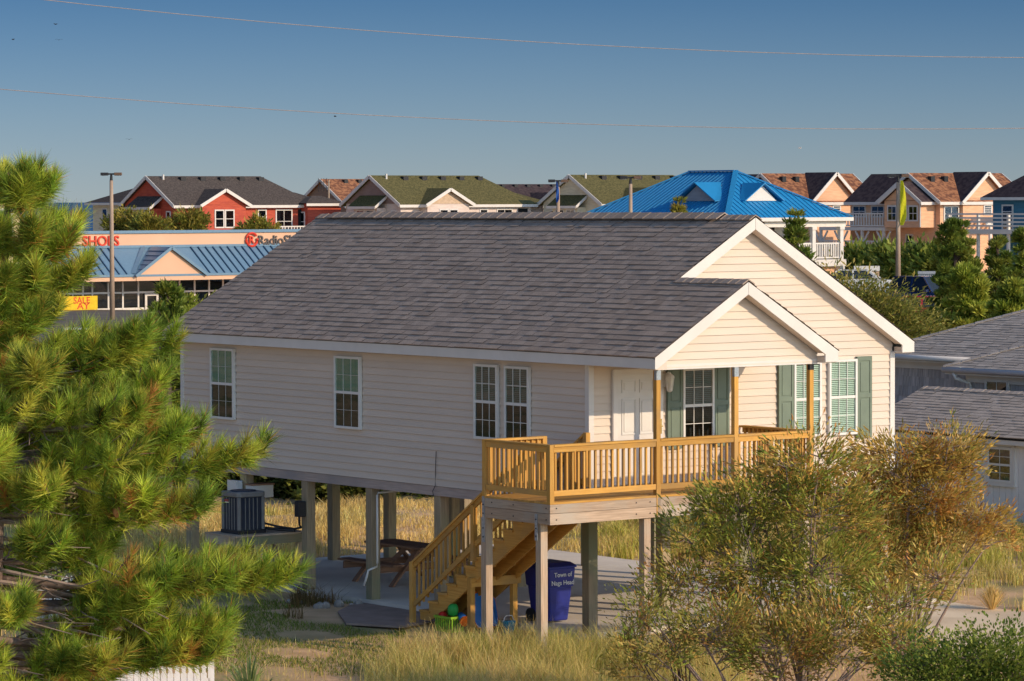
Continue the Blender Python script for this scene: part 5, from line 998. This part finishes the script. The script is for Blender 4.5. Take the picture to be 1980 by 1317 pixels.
# pink houses
def pink_house(px, dep, label):
    X, Y, g = corner(px, dep); Zr = lambda r: zrow(r, dep); O = thing('pink_house', label, 'house', (X + 4, Y + 5, g), 'peach houses with shake roofs')
    ze, zr = Zr(393), Zr(337)
    part('wall', MB().box(X, X + 7.0, Y, Y + 6, g - .3, ze + .1), S_PNK, O); part('wall', MB().box(X + .6, X + 7, Y + 6, Y + 10.6, g - .3, ze + .1), S_PNK, O)
    gable_x(O, X, X + 9.0, Y + 3, 3.0, ze, zr, R_BRN, S_PNK, True, True, ov=.5)
    gable_y(O, Y + 6.2, Y + 10.8, X + 3.0, 2.4, ze, zr - .02, R_DRK, S_PNK, ov=.5)  # wing roof in the darker tone: shade of its -X slope put into the colour
    gable_y(O, Y - .35, Y + 3, X + 4.35, 2.3, ze, zr + .08, R_DRK, S_PNK, ov=.4, m2=R_BRN); part('wall', MB().box(X + 2.05, X + 6.65, Y - .35, Y, g - .3, ze + .2), S_PNK, O)  # one roof in two tones: left slope coloured for shade, m2 for sun
    gable_x(O, X - 1.5, X + .5, Y + 2.5, 2.0, ze, Zr(354), R_DRK, S_PNK, True, False, ov=.35); part('wall', MB().box(X - 1.5, X - .02, Y + .5, Y + 4.5, Zr(443), ze + .1), S_PNK, O)
    part('lower_wall', MB().box(X + 6.8, X + 9.2, Y + 1, Y + 6, g - .3, ze - .1), S_PNK, O)
    for k in range(3): fwin(O, 'y', X - 1.5, Y + .8 + k * 1.15, Y + 1.85 + k * 1.15, Zr(431), Zr(400), 2)
    for yy in (6.7, 8.8): fwin(O, 'y', X + .6, Y + yy, Y + yy + 1.5, Zr(424), Zr(400), 2)
    fwin(O, 'x', Y, X + .35, X + 1.95, Zr(432), Zr(401), 2); fwin(O, 'x', Y - .35, X + 4.2, X + 5.1, Zr(420), Zr(399), 1, 2); fwin(O, 'y', X, Y + 2.9, Y + 3.7, Zr(485), Zr(456))
    zd = Zr(443); part('deck_floor', MB().box(X - 1.4, X + .58, Y + 4.6, Y + 12, zd - .25, zd), WHITE, O); rail_far(O, (X - 1.35, Y + 4.7), (X - 1.35, Y + 12), zd, 1.05)
    z2 = Zr(496); part('deck_floor', MB().box(X - 1.4, X + .58, Y + 4.6, Y + 12, z2 - .2, z2), WHITE, O); rail_far(O, (X - 1.35, Y + 4.7), (X - 1.35, Y + 12), z2, 1.0)
    for yy in (4.8, 7.2, 9.6, 11.9):
        part('porch_post', MB().box(X - 1.38, X - 1.2, Y + yy - .09, Y + yy + .09, g - .3, zd - .25), WHITE, O)
        for sg in (-1, 1): part('bracket', MB().bar((X - 1.29, Y + yy + sg * .08, zd - 1.25), (X - 1.29, Y + yy + sg * .75, zd - .3), .1, .12), WHITE, O)
    part('downpipe', MB().box(X - 1.56, X - 1.50, Y + .52, Y + .62, Zr(442), ze - .1), WHITE, O)
    for k in range(2): part('roof_vent', MB().box(X + .9 + k * 1.4, X + 1.3 + k * 1.4, Y + 1.9, Y + 2.3, zr - .7, zr - .25), BLACK, O)
    return O, X, Y, g
p2 = pink_house(1818, 262, 'peach house with dark and shade toned shake roof and stacked porches behind the yellow flag')
p1 = pink_house(1528, 276, 'peach house with brown shake roof half hidden by the blue metal roof')
# pergola by pink house, teal house at right edge
O, X, Y, g = p2; PG = thing('pergola', 'white slatted pergola beside the peach house', 'pergola', (X + 9, Y - 2, g)); zt_ = zrow(440, 255); x0, _ = onY(1915, Y - 2); x1, _ = onY(1963, Y - 2)
for x in (x0, x1): 
    for yy in (Y - 2, Y + .5): part('post', MB().box(x, x + .2, yy, yy + .2, g - .3, zt_), WHITE, PG)
for yy in (Y - 2.1, Y + .6): part('beam', MB().box(x0 - .5, x1 + .7, yy, yy + .12, zt_, zt_ + .3), WHITE, PG)
for k in range(8): xx = x0 - .3 + k * (x1 - x0 + .8) / 7; part('slat', MB().box(xx, xx + .09, Y - 2.6, Y + 1.2, zt_ + .302, zt_ + .55), WHITE, PG)
X, Y, g = corner(2062, 236); TL = thing('beach_house', 'teal blue house with dark shingle roof cut by the right edge of the photo', 'house', (X + 4, Y + 4, g)); ze, zr = zrow(385, 240), zrow(330, 240)
part('wall', MB().box(X, X + 9, Y, Y + 7, g, ze), S_TEAL, TL); hip(TL, X - .6, X + 9.6, Y - .6, Y + 7.6, ze, .72, R_DRK, 'roof'); part('eave_trim', MB().box(X - .64, X - .6, Y - .6, Y + 7.6, ze - .2, ze), WHITE, TL); fwin(TL, 'x', Y, X + .5, X + 1.6, ze - 2.3, ze - .5, 1, 2); part('corner_trim', MB().box(X - .05, X + .1, Y - .05, Y + .1, g, ze - .02), WHITE, TL)
zd = zrow(447, 240); fwin(TL, 'y', X, Y + 5.0, Y + 6.1, ze - 2.3, ze - .5, 1, 2); part('deck_floor', MB().box(X - 2.6, X - .02, Y, Y + 9, zd - .3, zd), WHITE, TL)
for k in range(4): part('deck_rail', MB().box(X - 2.6, X - 2.52, Y, Y + 9, zd + .2 + k * .27, zd + .32 + k * .27), WHITE, TL)
for k in range(4): part('deck_post', MB().box(X - 2.5, X - 2.32, Y + .1 + k * 2.9, Y + .28 + k * 2.9, g, zd + 1.1), WHITE, TL)
# house at the left edge
X, Y, g = corner(40, 205); LH = thing('beach_house', 'pale yellow house with grey gable cut by the left edge of the photo', 'house', (X - 2, Y + 4, g)); ze, zr = zrow(381, 205), zrow(338, 205)
part('wall', MB().box(X - 4.0, X, Y, Y + 8, g, ze), S_YEL, LH); gable_y(LH, Y - .05, Y + 8, X - 2.0, 2.0, ze + .15, zr, R_RED, S_BLGR, ov=.35)
part('octagon_window', MB().prism([(X - 2.0 + .6 * math.cos(k * math.pi / 4 + .39), Y - .1, zrow(359, 205) + .6 * math.sin(k * math.pi / 4 + .39)) for k in range(8)], (0, .06, 0)), WHITE, LH); part('eave_trim', MB().box(X - 4, X, Y - .1, Y - .052, ze - .1, ze + .12), WHITE, LH); fwin(LH, 'x', Y, X - 1.6, X - .5, ze - 2.2, ze - .6)

# blue roofed building
BLU = mk('bright blue metal roof', (.012, .235, .52), (.010, .215, .475), rough=.5, scale=(1, 1, 1), spec=.5); BLUT = mk('blue metal trim', (.018, .26, .55), rough=.45, spec=.5)
X, Y, g = corner(1406, 222); BB = thing('blue_roofed_building', 'white building under a big bright blue metal hip roof with two dormers and porches', 'building', (X + 5, Y + 7, g)); ze = zrow(424, 222); pp = .56
lx, ly = 10.9, 15.6
body, rdg, zr = hip(BB, X, X + lx, Y, Y + ly, ze, pp, BLU, 'roof')
part('roof_trim', MB().box(X - .03, X + lx + .03, Y - .05, Y - .005, ze - .22, ze + .02).box(X - .05, X - .005, Y - .004, Y + ly, ze - .22, ze + .02), WHITE, BB)
rb = MB(); k = .4
while k < lx:                                   # standing seams, -Y face
    h = min(k, lx - k, lx / 2); rb.bar((X + k, Y, ze + .03), (X + k, Y + h, ze + pp * h + .03), .05, .035); k += .42
k = .4
while k < ly:
    h = min(k, ly - k, lx / 2); rb.bar((X, Y + k, ze + .03), (X + h, Y + k, ze + pp * h + .03), .05, .035); k += .42
part('standing_seam', rb, BLUT, BB, kind='stuff')
for a, b in (((X, Y, ze), rdg[0]), ((X + lx, Y, ze), rdg[0]), ((X, Y + ly, ze), rdg[1]), (rdg[0], rdg[1])): part('hip_cap', MB().bar((a[0], a[1], a[2] + .06), (b[0], b[1], b[2] + .06), .34, .09), BLUT, BB)
def dormer(ax, c, off, hw, h):
    z0 = ze + pp * off + .05
    if ax == 'x': tri = [(X + c - hw, Y + off, z0), (X + c + hw, Y + off, z0), (X + c, Y + off, z0 + h)]; ext = (0, h / pp + .3, 0); apex = V(X + c, Y + off, z0 + h)
    else: tri = [(X + off, Y + c + hw, z0), (X + off, Y + c - hw, z0), (X + off, Y + c, z0 + h)]; ext = (h / pp + .3, 0, 0); apex = V(X + off, Y + c, z0 + h)
    d = part('dormer', MB().prism(tri, ext), S_BLGR if ax == 'y' else WHITE, BB); e = unit(V(*ext)); back = apex + e * (h / pp)  # front turned from the sun coloured blue grey for its shade, sunlit one white
    for t in tri[:2]:
        lo = V(*t) + unit(V(*t) - (V(*tri[0]) + V(*tri[1])) / 2) * .4 - Z0 * .1; fr = apex - e * .35; mbd = MB(); mbd.prism([lo - e * .35, fr, back, back], (0, 0, .12)) if False else mbd.prism([lo - e * .35 + Z0 * .06, fr + Z0 * .06, back + Z0 * .06, lo + e * .25 + Z0 * .1], (0, 0, .07)); part('dormer_roof', mbd, BLU, d)
dormer('x', 4.6, 1.9, 1.3, 1.05); dormer('y', 5.1, 1.9, 1.7, 1.1)
# walls, porch, posts
part('wall', MB().box(X + 2.2, X + lx - 3.2, Y + 2.6, Y + ly - 1.2, g - .3, ze - .25), WHITE, BB); part('ceiling', MB().box(X + .1, X + lx - .1, Y + .1, Y + ly - .1, ze - .24, ze - .18), WHITE, BB)
zd = zrow(507, 222); part('porch_floor', MB().box(X + .3, X + lx - .3, Y + .3, Y + ly - .3, zd - .45, zd), WHITE, BB)
part('porch_beam', MB().box(X + .3, X + lx - .3, Y + .35, Y + .6, ze - .6, ze - .245), WHITE, BB)
for k in range(5):
    x = X + .45 + k * (lx - 1.1) / 4
    for z0, z1 in ((zd, ze - .602), (g - .5, zd - .46)):
        pst = part('porch_post', MB().box(x - .14, x + .14, Y + .34, Y + .62, z0, z1), WHITE, BB); part('post_capital', MB().box(x - .2, x + .2, Y + .28, Y + .68, z1 - .2, z1 - .001), WHITE, pst)
rail_far(BB, (X + .5, Y + .48), (X + lx - .5, Y + .48), zd, 1.05, step=.2); rail_far(BB, (X + lx - .5, Y + .5), (X + lx - .5, Y + 6), zd, 1.05, step=.3)
part('door', MB().box(X + 5.2, X + 6.3, Y + 2.54, Y + 2.6, zd, zd + 2.2), DARK, BB); fwin(BB, 'x', Y + 2.6, X + 3.2, X + 4.5, zd + .8, zd + 2.2, 2)
part('wall_panel', MB().box(X + 8.2, X + lx - .6, Y + .7, Y + .8, g, zd - .5), S_PNK, BB)
# low wall, gate by the car park at right
q0, q1 = far(1652, 205), far(1700, 205); LW = thing('garden_wall', 'low beige wall with white capping under the blue roofed porch', 'wall', tuple((q0 + q1) / 2)); zt_ = zrow(527, 205); c = (q0 + q1) / 2; part('wall_body', MB().obox(c + Z0 * (zt_ / 2 + .6), (q1 - q0) / 2, F0 * .15, Z0 * (zt_ / 2 - .6)), mk('tan render', (.55, .38, .24)), LW); part('capping', MB().obox(c + Z0 * (zt_ + .16), (q1 - q0) / 2 * 1.03, F0 * .2, Z0 * .15), WHITE, LW)
q0, q1 = far(1776, 178), far(1808, 178); GT = thing('wooden_gate', 'grey blue slatted bin enclosure beside the dark pine', 'gate', tuple((q0 + q1) / 2)); zg = float(ground_h(q0[0], q0[1])); zt_ = zrow(533, 178)
for k in range(9): c = q0 + (q1 - q0) * (k + .5) / 9; part('slat', MB().obox(V(c[0], c[1], (zg + zt_) / 2), (q1 - q0) / 22, F0 * .03, Z0 * (zt_ - zg) / 2), S_BLGR, GT)
part('cap', MB().obox(V(*((q0 + q1) / 2)[:2], zt_ + .08), (q1 - q0) / 2 * 1.06, F0 * .08, Z0 * .07), S_BLGR, GT)

# ------------------------------------------------------------------ shops
PEACH = mk('peach stucco', (.72, .45, .30), (.68, .42, .28), rough=.85, scale=(.4, .4, .4)); MBL = mk('faded blue metal', (.15, .255, .36), (.13, .23, .33), rough=.4, spec=.4); MBD = mk('dark blue seam', (.035, .085, .16), rough=.5); RSIGN = mk('red sign letter', (.72, .06, .03), rough=.5); GSIGN = mk('dark grey sign letter', (.10, .09, .09), rough=.5); YEL = mk('yellow banner', (.82, .55, .03), rough=.7); STORE = mk('dim shop inside', (.05, .045, .04), rough=.9)
YM = float(far(340, 240)[1]); mx = lambda px, dy=0: onY(px, YM + dy)[0]; md = lambda px, dy=0: onY(px, YM + dy)[1]; mz = lambda px, r, dy=0: zrow(r, md(px, dy))
XA, XB = mx(20), mx(640); ML = thing('shop_building', 'peach strip of shops with blue metal canopy roof and entrance gable', 'shops', ((XA + XB) / 2, YM + 7, .4)); gm = .3
zp_, zw, zev, zso = mz(340, 449), mz(340, 476), mz(340, 528, -2.6), mz(340, 540, -2.6)
part('wall', MB().box(XA, XB, YM, YM + 16, gm + 2.9, zp_), PEACH, ML); part('back_wall', MB().box(XA, XB, YM + 6, YM + 6.2, gm, gm + 2.9), STORE, ML); part('parapet_cap', MB().box(XA - .1, XB + .1, YM - .12, YM + .3, zp_ + .002, zp_ + .2), MBL, ML); part('shop_floor', MB().box(XA, XB, YM - .5, YM + 6, gm - .1, gm + .1), CONC, ML)
part('canopy_roof', MB().prism([(XA, YM - 2.62, zev), (XA, YM - .003, zw), (XA, YM - .003, zw - .1), (XA, YM - 2.62, zev - .1)], (XB - XA, 0, 0)), MBL, ML); part('canopy_flashing', MB().box(XA, XB, YM - .09, YM - .004, zw - .02, zw + .16), MBL, ML)
part('canopy_fascia', MB().box(XA, XB, YM - 2.66, YM - 2.5, zso, zev - .102), PEACH, ML); part('canopy_gutter', MB().box(XA, XB, YM - 2.74, YM - 2.665, zev - .14, zev - .0), MBL, ML); part('canopy_soffit', MB().box(XA, XB, YM - 2.5, YM - .01, zso + .01, zso + .05), PEACH, ML)
gx0, gx1, ga = mx(264, -2.7), mx(396, -2.7), mx(330, -2.7); zga = mz(330, 479, -2.7)
x = XA + .3; me = mesh_of('seam', MB().bar((0, -2.6, zev + .04), (0, -.1, zw - .01), .07, .09), MBD)
while x < XB:
    if not (gx0 - .2 < x < gx1 + .2): put('seam', me, ML, V(x, YM, 0) - ROOT[ML.name])
    x += .60
part('entrance_gable', MB().prism([(gx0, YM - 2.72, zso), (gx1, YM - 2.72, zso), (gx1, YM - 2.72, zev - .1), (ga, YM - 2.72, zga), (gx0, YM - 2.72, zev - .1)], (0, .05, 0)), PEACH, ML)
for e in (gx0, gx1):
    part('gable_roof', MB().prism([(e - (.15 if e == gx0 else -.15), YM - 2.9, zev - .12), (ga, YM - 2.9, zga + .05), (ga, YM - .1, zga + .05), (e - (.15 if e == gx0 else -.15), YM - 2.6, zev - .05)], (0, 0, .07)), MBL, ML)
    part('gable_edge', MB().bar((e - (.15 if e == gx0 else -.15), YM - 2.93, zev - .1), (ga, YM - 2.93, zga + .08), .06, .2), MBL, ML); part('valley', MB().bar((e - (.2 if e == gx0 else -.2), YM - 2.6, zev + .08), (ga - (.6 if e == gx0 else -.6), YM - .15, zw + .05), .3, .05), MBL, ML)
    for k in range(1, 6):
        t = k / 6; xx = e + (ga - e) * t; zz = zev - .05 + (zga - zev + .1) * t; part('seam', MB().bar((xx, YM - 2.85, zz + .07), (xx, YM - 2.6 + 2.4 * t, zz + .07), .07, .08), MBD, ML)
# storefront
mulls = [100, 120, 140, 160, 178, 209, 237, 267, 318, 347, 376, 404, 431, 460, 490]; zt_ = mz(340, 562, -.3)
for a, b in zip(mulls[:-1], mulls[1:]):
    xa, xb = mx(a, -.3), mx(b, -.3); part('mullion', MB().box(xa - .06, xa + .06, YM - .36, YM - .24, gm, zso), WHITE, ML)
    for z0, z1 in ((gm + .25, zt_ - .06), (zt_ + .06, zso)): part('shop_pane', MB().box(xa + .06, xb - .06, YM - .31, YM - .29, z0, z1), GLASSD, ML)
    part('transom', MB().box(xa + .06, xb - .06, YM - .35, YM - .25, zt_ - .06, zt_ + .06), WHITE, ML); part('kick_plate', MB().box(xa + .06, xb - .06, YM - .34, YM - .26, gm, gm + .25), WHITE, ML)
part('door_frame', MB().box(mx(280, -.4), mx(284, -.4), YM - .45, YM - .37, gm, zt_ - .1).box(mx(302, -.4), mx(306, -.4), YM - .45, YM - .37, gm, zt_ - .1).box(mx(284, -.4), mx(302, -.4), YM - .45, YM - .37, zt_ - .25, zt_ - .1), WHITE, ML)
for a, b, c in ((385, 396, S_TEAL), (166, 176, S_TEAL), (300, 308, RED), (345, 356, S_PNK), (362, 372, S_CRE)): part('display', MB().box(mx(a, 1), mx(b, 1), YM + .9, YM + 1.3, gm + .1, gm + 1.5), c, ML)
def sign(name, label, cat='sign', loc=(0, 0, 0)): return thing(name, label, cat, loc)
s1 = sign('shop_sign', 'red block letter sign on the peach parapet beside the lamp post', loc=(mx(220), YM - .1, mz(220, 463))); text('SHOES', .98, (mx(162, -.2), YM - .02, mz(220, 473)), (1, 0, 0), (0, 0, 1), RSIGN, s1, ext=.09, sx=1.0)
s2 = sign('shop_sign', 'grey letters with a red round emblem on the peach parapet at the cottage roof', loc=(mx(520), YM - .1, mz(520, 463))); text('RadioShack', .95, (mx(501, -.2), YM - .02, mz(520, 472)), (1, 0, 0), (0, 0, 1), GSIGN, s2, ext=.08)
cx, cz_ = mx(486), mz(486, 462); a = [(.50 * math.cos(t), .50 * math.sin(t)) for t in np.linspace(0, 2 * math.pi, 25)]
part('emblem_ring', MB().tube([(cx + .46 * math.cos(t), YM - .12, cz_ + .46 * math.sin(t)) for t in np.linspace(.6, 2 * math.pi + .2, 22)], .085, 6), RSIGN, s2); text('R', .78, (cx - .26, YM - .10, cz_ - .28), (1, 0, 0), (0, 0, 1), RSIGN, s2, 'emblem_letter', ext=.05)
s3 = sign('banner', 'yellow sale banner with red letters hung across the shop window', 'banner', (mx(165, -.6), YM - .6, mz(165, 584))); bz0, bz1 = mz(165, 597, -.6), mz(165, 570, -.6); part('cloth', MB().box(mx(118, -.6), mx(188, -.6), YM - .64, YM - .6, bz0, bz1), YEL, s3)
text('SALE', .62, (mx(141, -.6), YM - .645, bz1 - .50), (1, 0, 0), (0, 0, 1), RSIGN, s3, ext=.006); text('AY', .62, (mx(148, -.6), YM - .645, bz0 + .06), (1, 0, 0), (0, 0, 1), RSIGN, s3, ext=.006, sx=1.25)
s4 = sign('window_sign', 'red open sign inside the shop window by the lamp post', loc=(mx(192), YM - .2, gm + 2)); text('OPEN', .55, (mx(181, -.2), YM - .2, mz(190, 558)), (1, 0, 0), (0, 0, 1), RSIGN, s4, ext=.03)
# ------------------------------------------------------------------ lamp posts and flags
POLE = mk('tan lamp pole', (.42, .31, .23), (.34, .25, .19), rough=.7, scale=(4, 4, 1))
def lamp(px, dep, ytop, label, tall=.22):
    q = far(px, dep); g = float(ground_h(q[0], q[1])); zt_ = zrow(ytop, dep); O = thing('lamp_post', label, 'lamp post', (q[0], q[1], g), 'car park lamp posts')
    part('pole', MB().tube([(q[0], q[1], g), (q[0], q[1], zt_ - .45)], [tall * .75, tall * .5], 10), POLE, O, smooth=True); part('pole_neck', MB().tube([(q[0], q[1], zt_ - .45), (q[0], q[1], zt_ - .1)], [.10, .07], 8), BLACK, O)
    c = V(q[0], q[1], zt_ - .05); part('arm', MB().obox(c, R0 * .18, F0 * .07, Z0 * .05), BLACK, O)
    for sg in (-1, 1):
        h = part('lamp_head', MB().obox(c + R0 * sg * .42, R0 * .23, F0 * .18, Z0 * .09), BLACK if sg < 0 else mk('bronze lamp head', (.16, .10, .07), rough=.5), O, bevel=.02); part('lens', MB().obox(c + R0 * sg * .42 - Z0 * .10, R0 * .18, F0 * .13, Z0 * .008), VINYL, h)
    return O
lamp(217, 215, 333, 'pale lamp post rising between the pine and the red house'); lamp(1080, 228, 349, 'lamp post with the small blue flag above the cottage ridge'); lamp(1220, 218, 343, 'lamp post in front of the left end of the blue metal roof'); lamp(1737, 212, 341, 'lamp post carrying the yellow flag before the peach house')
def flag(px0, px1, y0, y1, dep, m, label):
    q = far((px0 + px1) / 2, dep); O = thing('flag', label, 'flag', (q[0], q[1], zrow(y1, dep))); mb = MB(); n = 12; w = (px1 - px0) / FPX * dep; vs = []
    for i in range(n + 1):
        t = i / n; z = zrow(y0, dep) + (zrow(y1, dep) - zrow(y0, dep)) * t; wd = w * math.sin(min(1, .25 + t * 1.6) * math.pi / 2) * (1 - .55 * max(0, t - .8) / .2)
        for j in range(5): u = j / 4; p_ = far(px0, dep) + R0 * wd * u + F0 * .12 * math.sin(u * 5 + t * 7); vs.append((p_[0], p_[1], z - .1 * u * math.sin(t * 3)))
    fs = [(i * 5 + j, i * 5 + j + 1, i * 5 + j + 6, i * 5 + j + 5) for i in range(n) for j in range(4)]; mb.add(vs, fs); part('cloth', mb, m, O, smooth=True); return O
flag(1741, 1753, 352, 438, 211.8, mk('yellow flag cloth', (.70, .68, .03), rough=.8, transl=.35), 'tall yellow feather flag hanging on the lamp post'); flag(1076, 1082, 352, 392, 227.6, mk('blue flag cloth', (.03, .12, .45), rough=.8, transl=.3), 'narrow blue feather flag beside the lamp post above the ridge')
# ------------------------------------------------------------------ parked cars
TYRE = mk('tyre rubber', (.02, .02, .02), rough=.9); CHR = mk('bright metal', (.6, .6, .62), rough=.25, metal=.9); LAMPW = mk('headlight lens', (.75, .75, .72), rough=.15); LAMPR = mk('tail light', (.4, .02, .02), rough=.2); CGL = mk('car window', (.02, .025, .03), rough=.08, spec=.6)
def car(px, dep, az, paint, label, suv=False):
    """local x = length (front at +x)"""
    q = far(px, dep); g = float(ground_h(q[0], q[1])) + .03; O = thing('parked_car', label, 'car', (0, 0, 0)); h = 1.68 if suv else 1.42; L = 2.25; wd = .88
    low = [(-L, .35), (-L, .78), (-L + .1, .92), (.75, .95), (1.9, .80), (L, .66), (L, .36), (1.75, .26), (-1.8, .26)]
    part('body', MB().prism([(x, -wd, z) for x, z in low], (0, 2 * wd, 0)), paint, O, bevel=.07, smooth=True)
    top = [(-L + .15, .93, .80), (-L + (.35 if suv else .75), h - .04, .64), (.15, h, .64), (.85, .95, .80)]
    vs = [(x, -w_, z) for x, z, w_ in top] + [(x, w_, z) for x, z, w_ in top]; part('cabin', MB().add(vs, [(0, 1, 5, 4), (1, 2, 6, 5), (2, 3, 7, 6), (3, 0, 4, 7), (3, 2, 1, 0), (4, 5, 6, 7)]), CGL, O, bevel=.03)
    x1, x2 = top[1][0], top[2][0]; part('roof', MB().box(x1 - .02, x2 + .02, -.645, .645, h - .03, h + .025), paint, O, bevel=.03)
    pl = MB()
    for sg in (-1, 1):
        for (xa, za, wa), (xb, zb_, wb) in ((top[0], top[1]), (top[3], top[2])): pl.bar((xa, sg * (wa + .005), za), (xb, sg * (wb + .005), zb_), .07, .07)
        pl.bar((-.6, sg * .805, .93), (-.6, sg * .65, h - .03), .09, .05)
    part('pillar', pl, paint, O)
    for x in (-1.4, 1.38):
        for sg in (-1, 1):
            w_ = part('wheel', MB().tube([(x, sg * .70, .32), (x, sg * .90, .32)], .32, 18), TYRE, O); part('rim', MB().tube([(x, sg * .895, .32), (x, sg * .91, .32)], .2, 12), CHR, w_)
    for sg in (-1, 1): part('headlight', MB().box(2.16, 2.27, sg * .62 - .2, sg * .62 + .2, .60, .74), LAMPW, O, bevel=.02); part('tail_light', MB().box(-2.28, -2.18, sg * .68 - .14, sg * .68 + .14, .66, .86), LAMPR, O); part('mirror', MB().box(.5, .68, sg * .95 - .1, sg * .95 + .1, .95, 1.08), paint, O)
    part('grille', MB().box(2.2, 2.275, -.38, .38, .44, .58), BLACK, O); part('bumper', MB().box(2.1, 2.31, -.8, .8, .30, .42), paint, O, bevel=.03); part('number_plate', MB().box(2.3, 2.32, -.2, .2, .33, .43), WHITE, O); part('windscreen_trim', MB().box(.86, .9, -.78, .78, .935, .965), BLACK, O)
    O.location = (q[0], q[1], g); O.rotation_euler = (0, 0, az); return O
toward = math.atan2(-F0[1], -F0[0]); PW = mk('white car paint', (.75, .72, .68), rough=.25, coat=.6, spec=.5); PB = mk('navy car paint', (.015, .03, .10), rough=.22, coat=.8, spec=.5); PR = mk('red car paint', (.50, .012, .015), rough=.22, coat=.8, spec=.5); PS = mk('silver blue car paint', (.30, .38, .45), rough=.25, coat=.6)
car(152, 164, toward + .25, PW, 'white car facing the viewer seen through the pine branches'); car(12, 205, toward + 1.2, PS, 'silver blue car at the left edge behind the pine')
car(1800, 172, toward + .7, PB, 'dark blue car parked under the pines at right', True); car(1815, 155, toward + 1.25, PR, 'red car half hidden behind the olive tree at right'); car(1672, 196, toward + 1.4, PW, 'pale car roof behind the cottage roof edge at right')
# ------------------------------------------------------------------ wires, gulls
WIRE = mk('pinkish overhead wire', (.42, .36, .34), rough=.6)
def wire(pts, dep, label):
    P_ = [far(px, dep) * V(1, 1, 0) + Z0 * zrow(py, dep) for px, py in pts]; out = []
    for t in np.linspace(0, len(P_) - 1, 50): i = min(int(t), len(P_) - 2); f = t - i; out.append(P_[i] * (1 - f) + P_[i + 1] * f)
    o = alone('overhead_wire', MB().tube(out, .0075, 6), WIRE, label, 'wire', 'overhead wires', smooth=True)
def para(a, b, c, x0, x1): # parabola through three photo points
    A = np.polyfit([a[0], b[0], c[0]], [a[1], b[1], c[1]], 2); return [(x, float(np.polyval(A, x))) for x in np.linspace(x0, x1, 24)]
wire(para((100, 0), (990, 80), (1980, 116), -1100, 3100), 62, 'upper overhead wire crossing the sky'); wire(para((0, 170), (990, 236), (1980, 252), -1100, 3100), 62, 'lower overhead wire crossing the sky')
for px, py, dp in ((1547, 289, 260), (112, 46, 300), (30, 75, 320), (118, 76, 310), (650, 225, 300), (252, 268, 330)):
    q = far(px, dp); z = zrow(py, dp); gm_ = MALL_GULL = (WHITE if px == 1547 else BLACK); d = rdir(1)[0] * V(1, 1, 0); d = unit(d); s = V(-d[1], d[0], 0); c = V(q[0], q[1], z)
    mb = MB().tube([c - d * .13, c - d * .06, c + d * .06, c + d * .12], [.01, .03, .035, .012], 6)
    for sg in (-1, 1): mb.prism([c + d * .05, c + s * sg * .18 + Z0 * .07 + d * .06, c + s * sg * .34 + Z0 * .02 - d * .03, c + s * sg * .17 + Z0 * .06 - d * .04, c - d * .04], (0, 0, .012))
    alone('gull', mb, gm_, {1547: 'white gull flying above the blue metal roof', 112: 'dark bird high at the upper left of the sky', 30: 'dark bird at the far upper left below the other birds', 118: 'dark bird just below the highest bird at upper left', 650: 'dark bird in the sky touching the lower wire', 252: 'dark speck of a bird above the red house'}[px], 'bird')
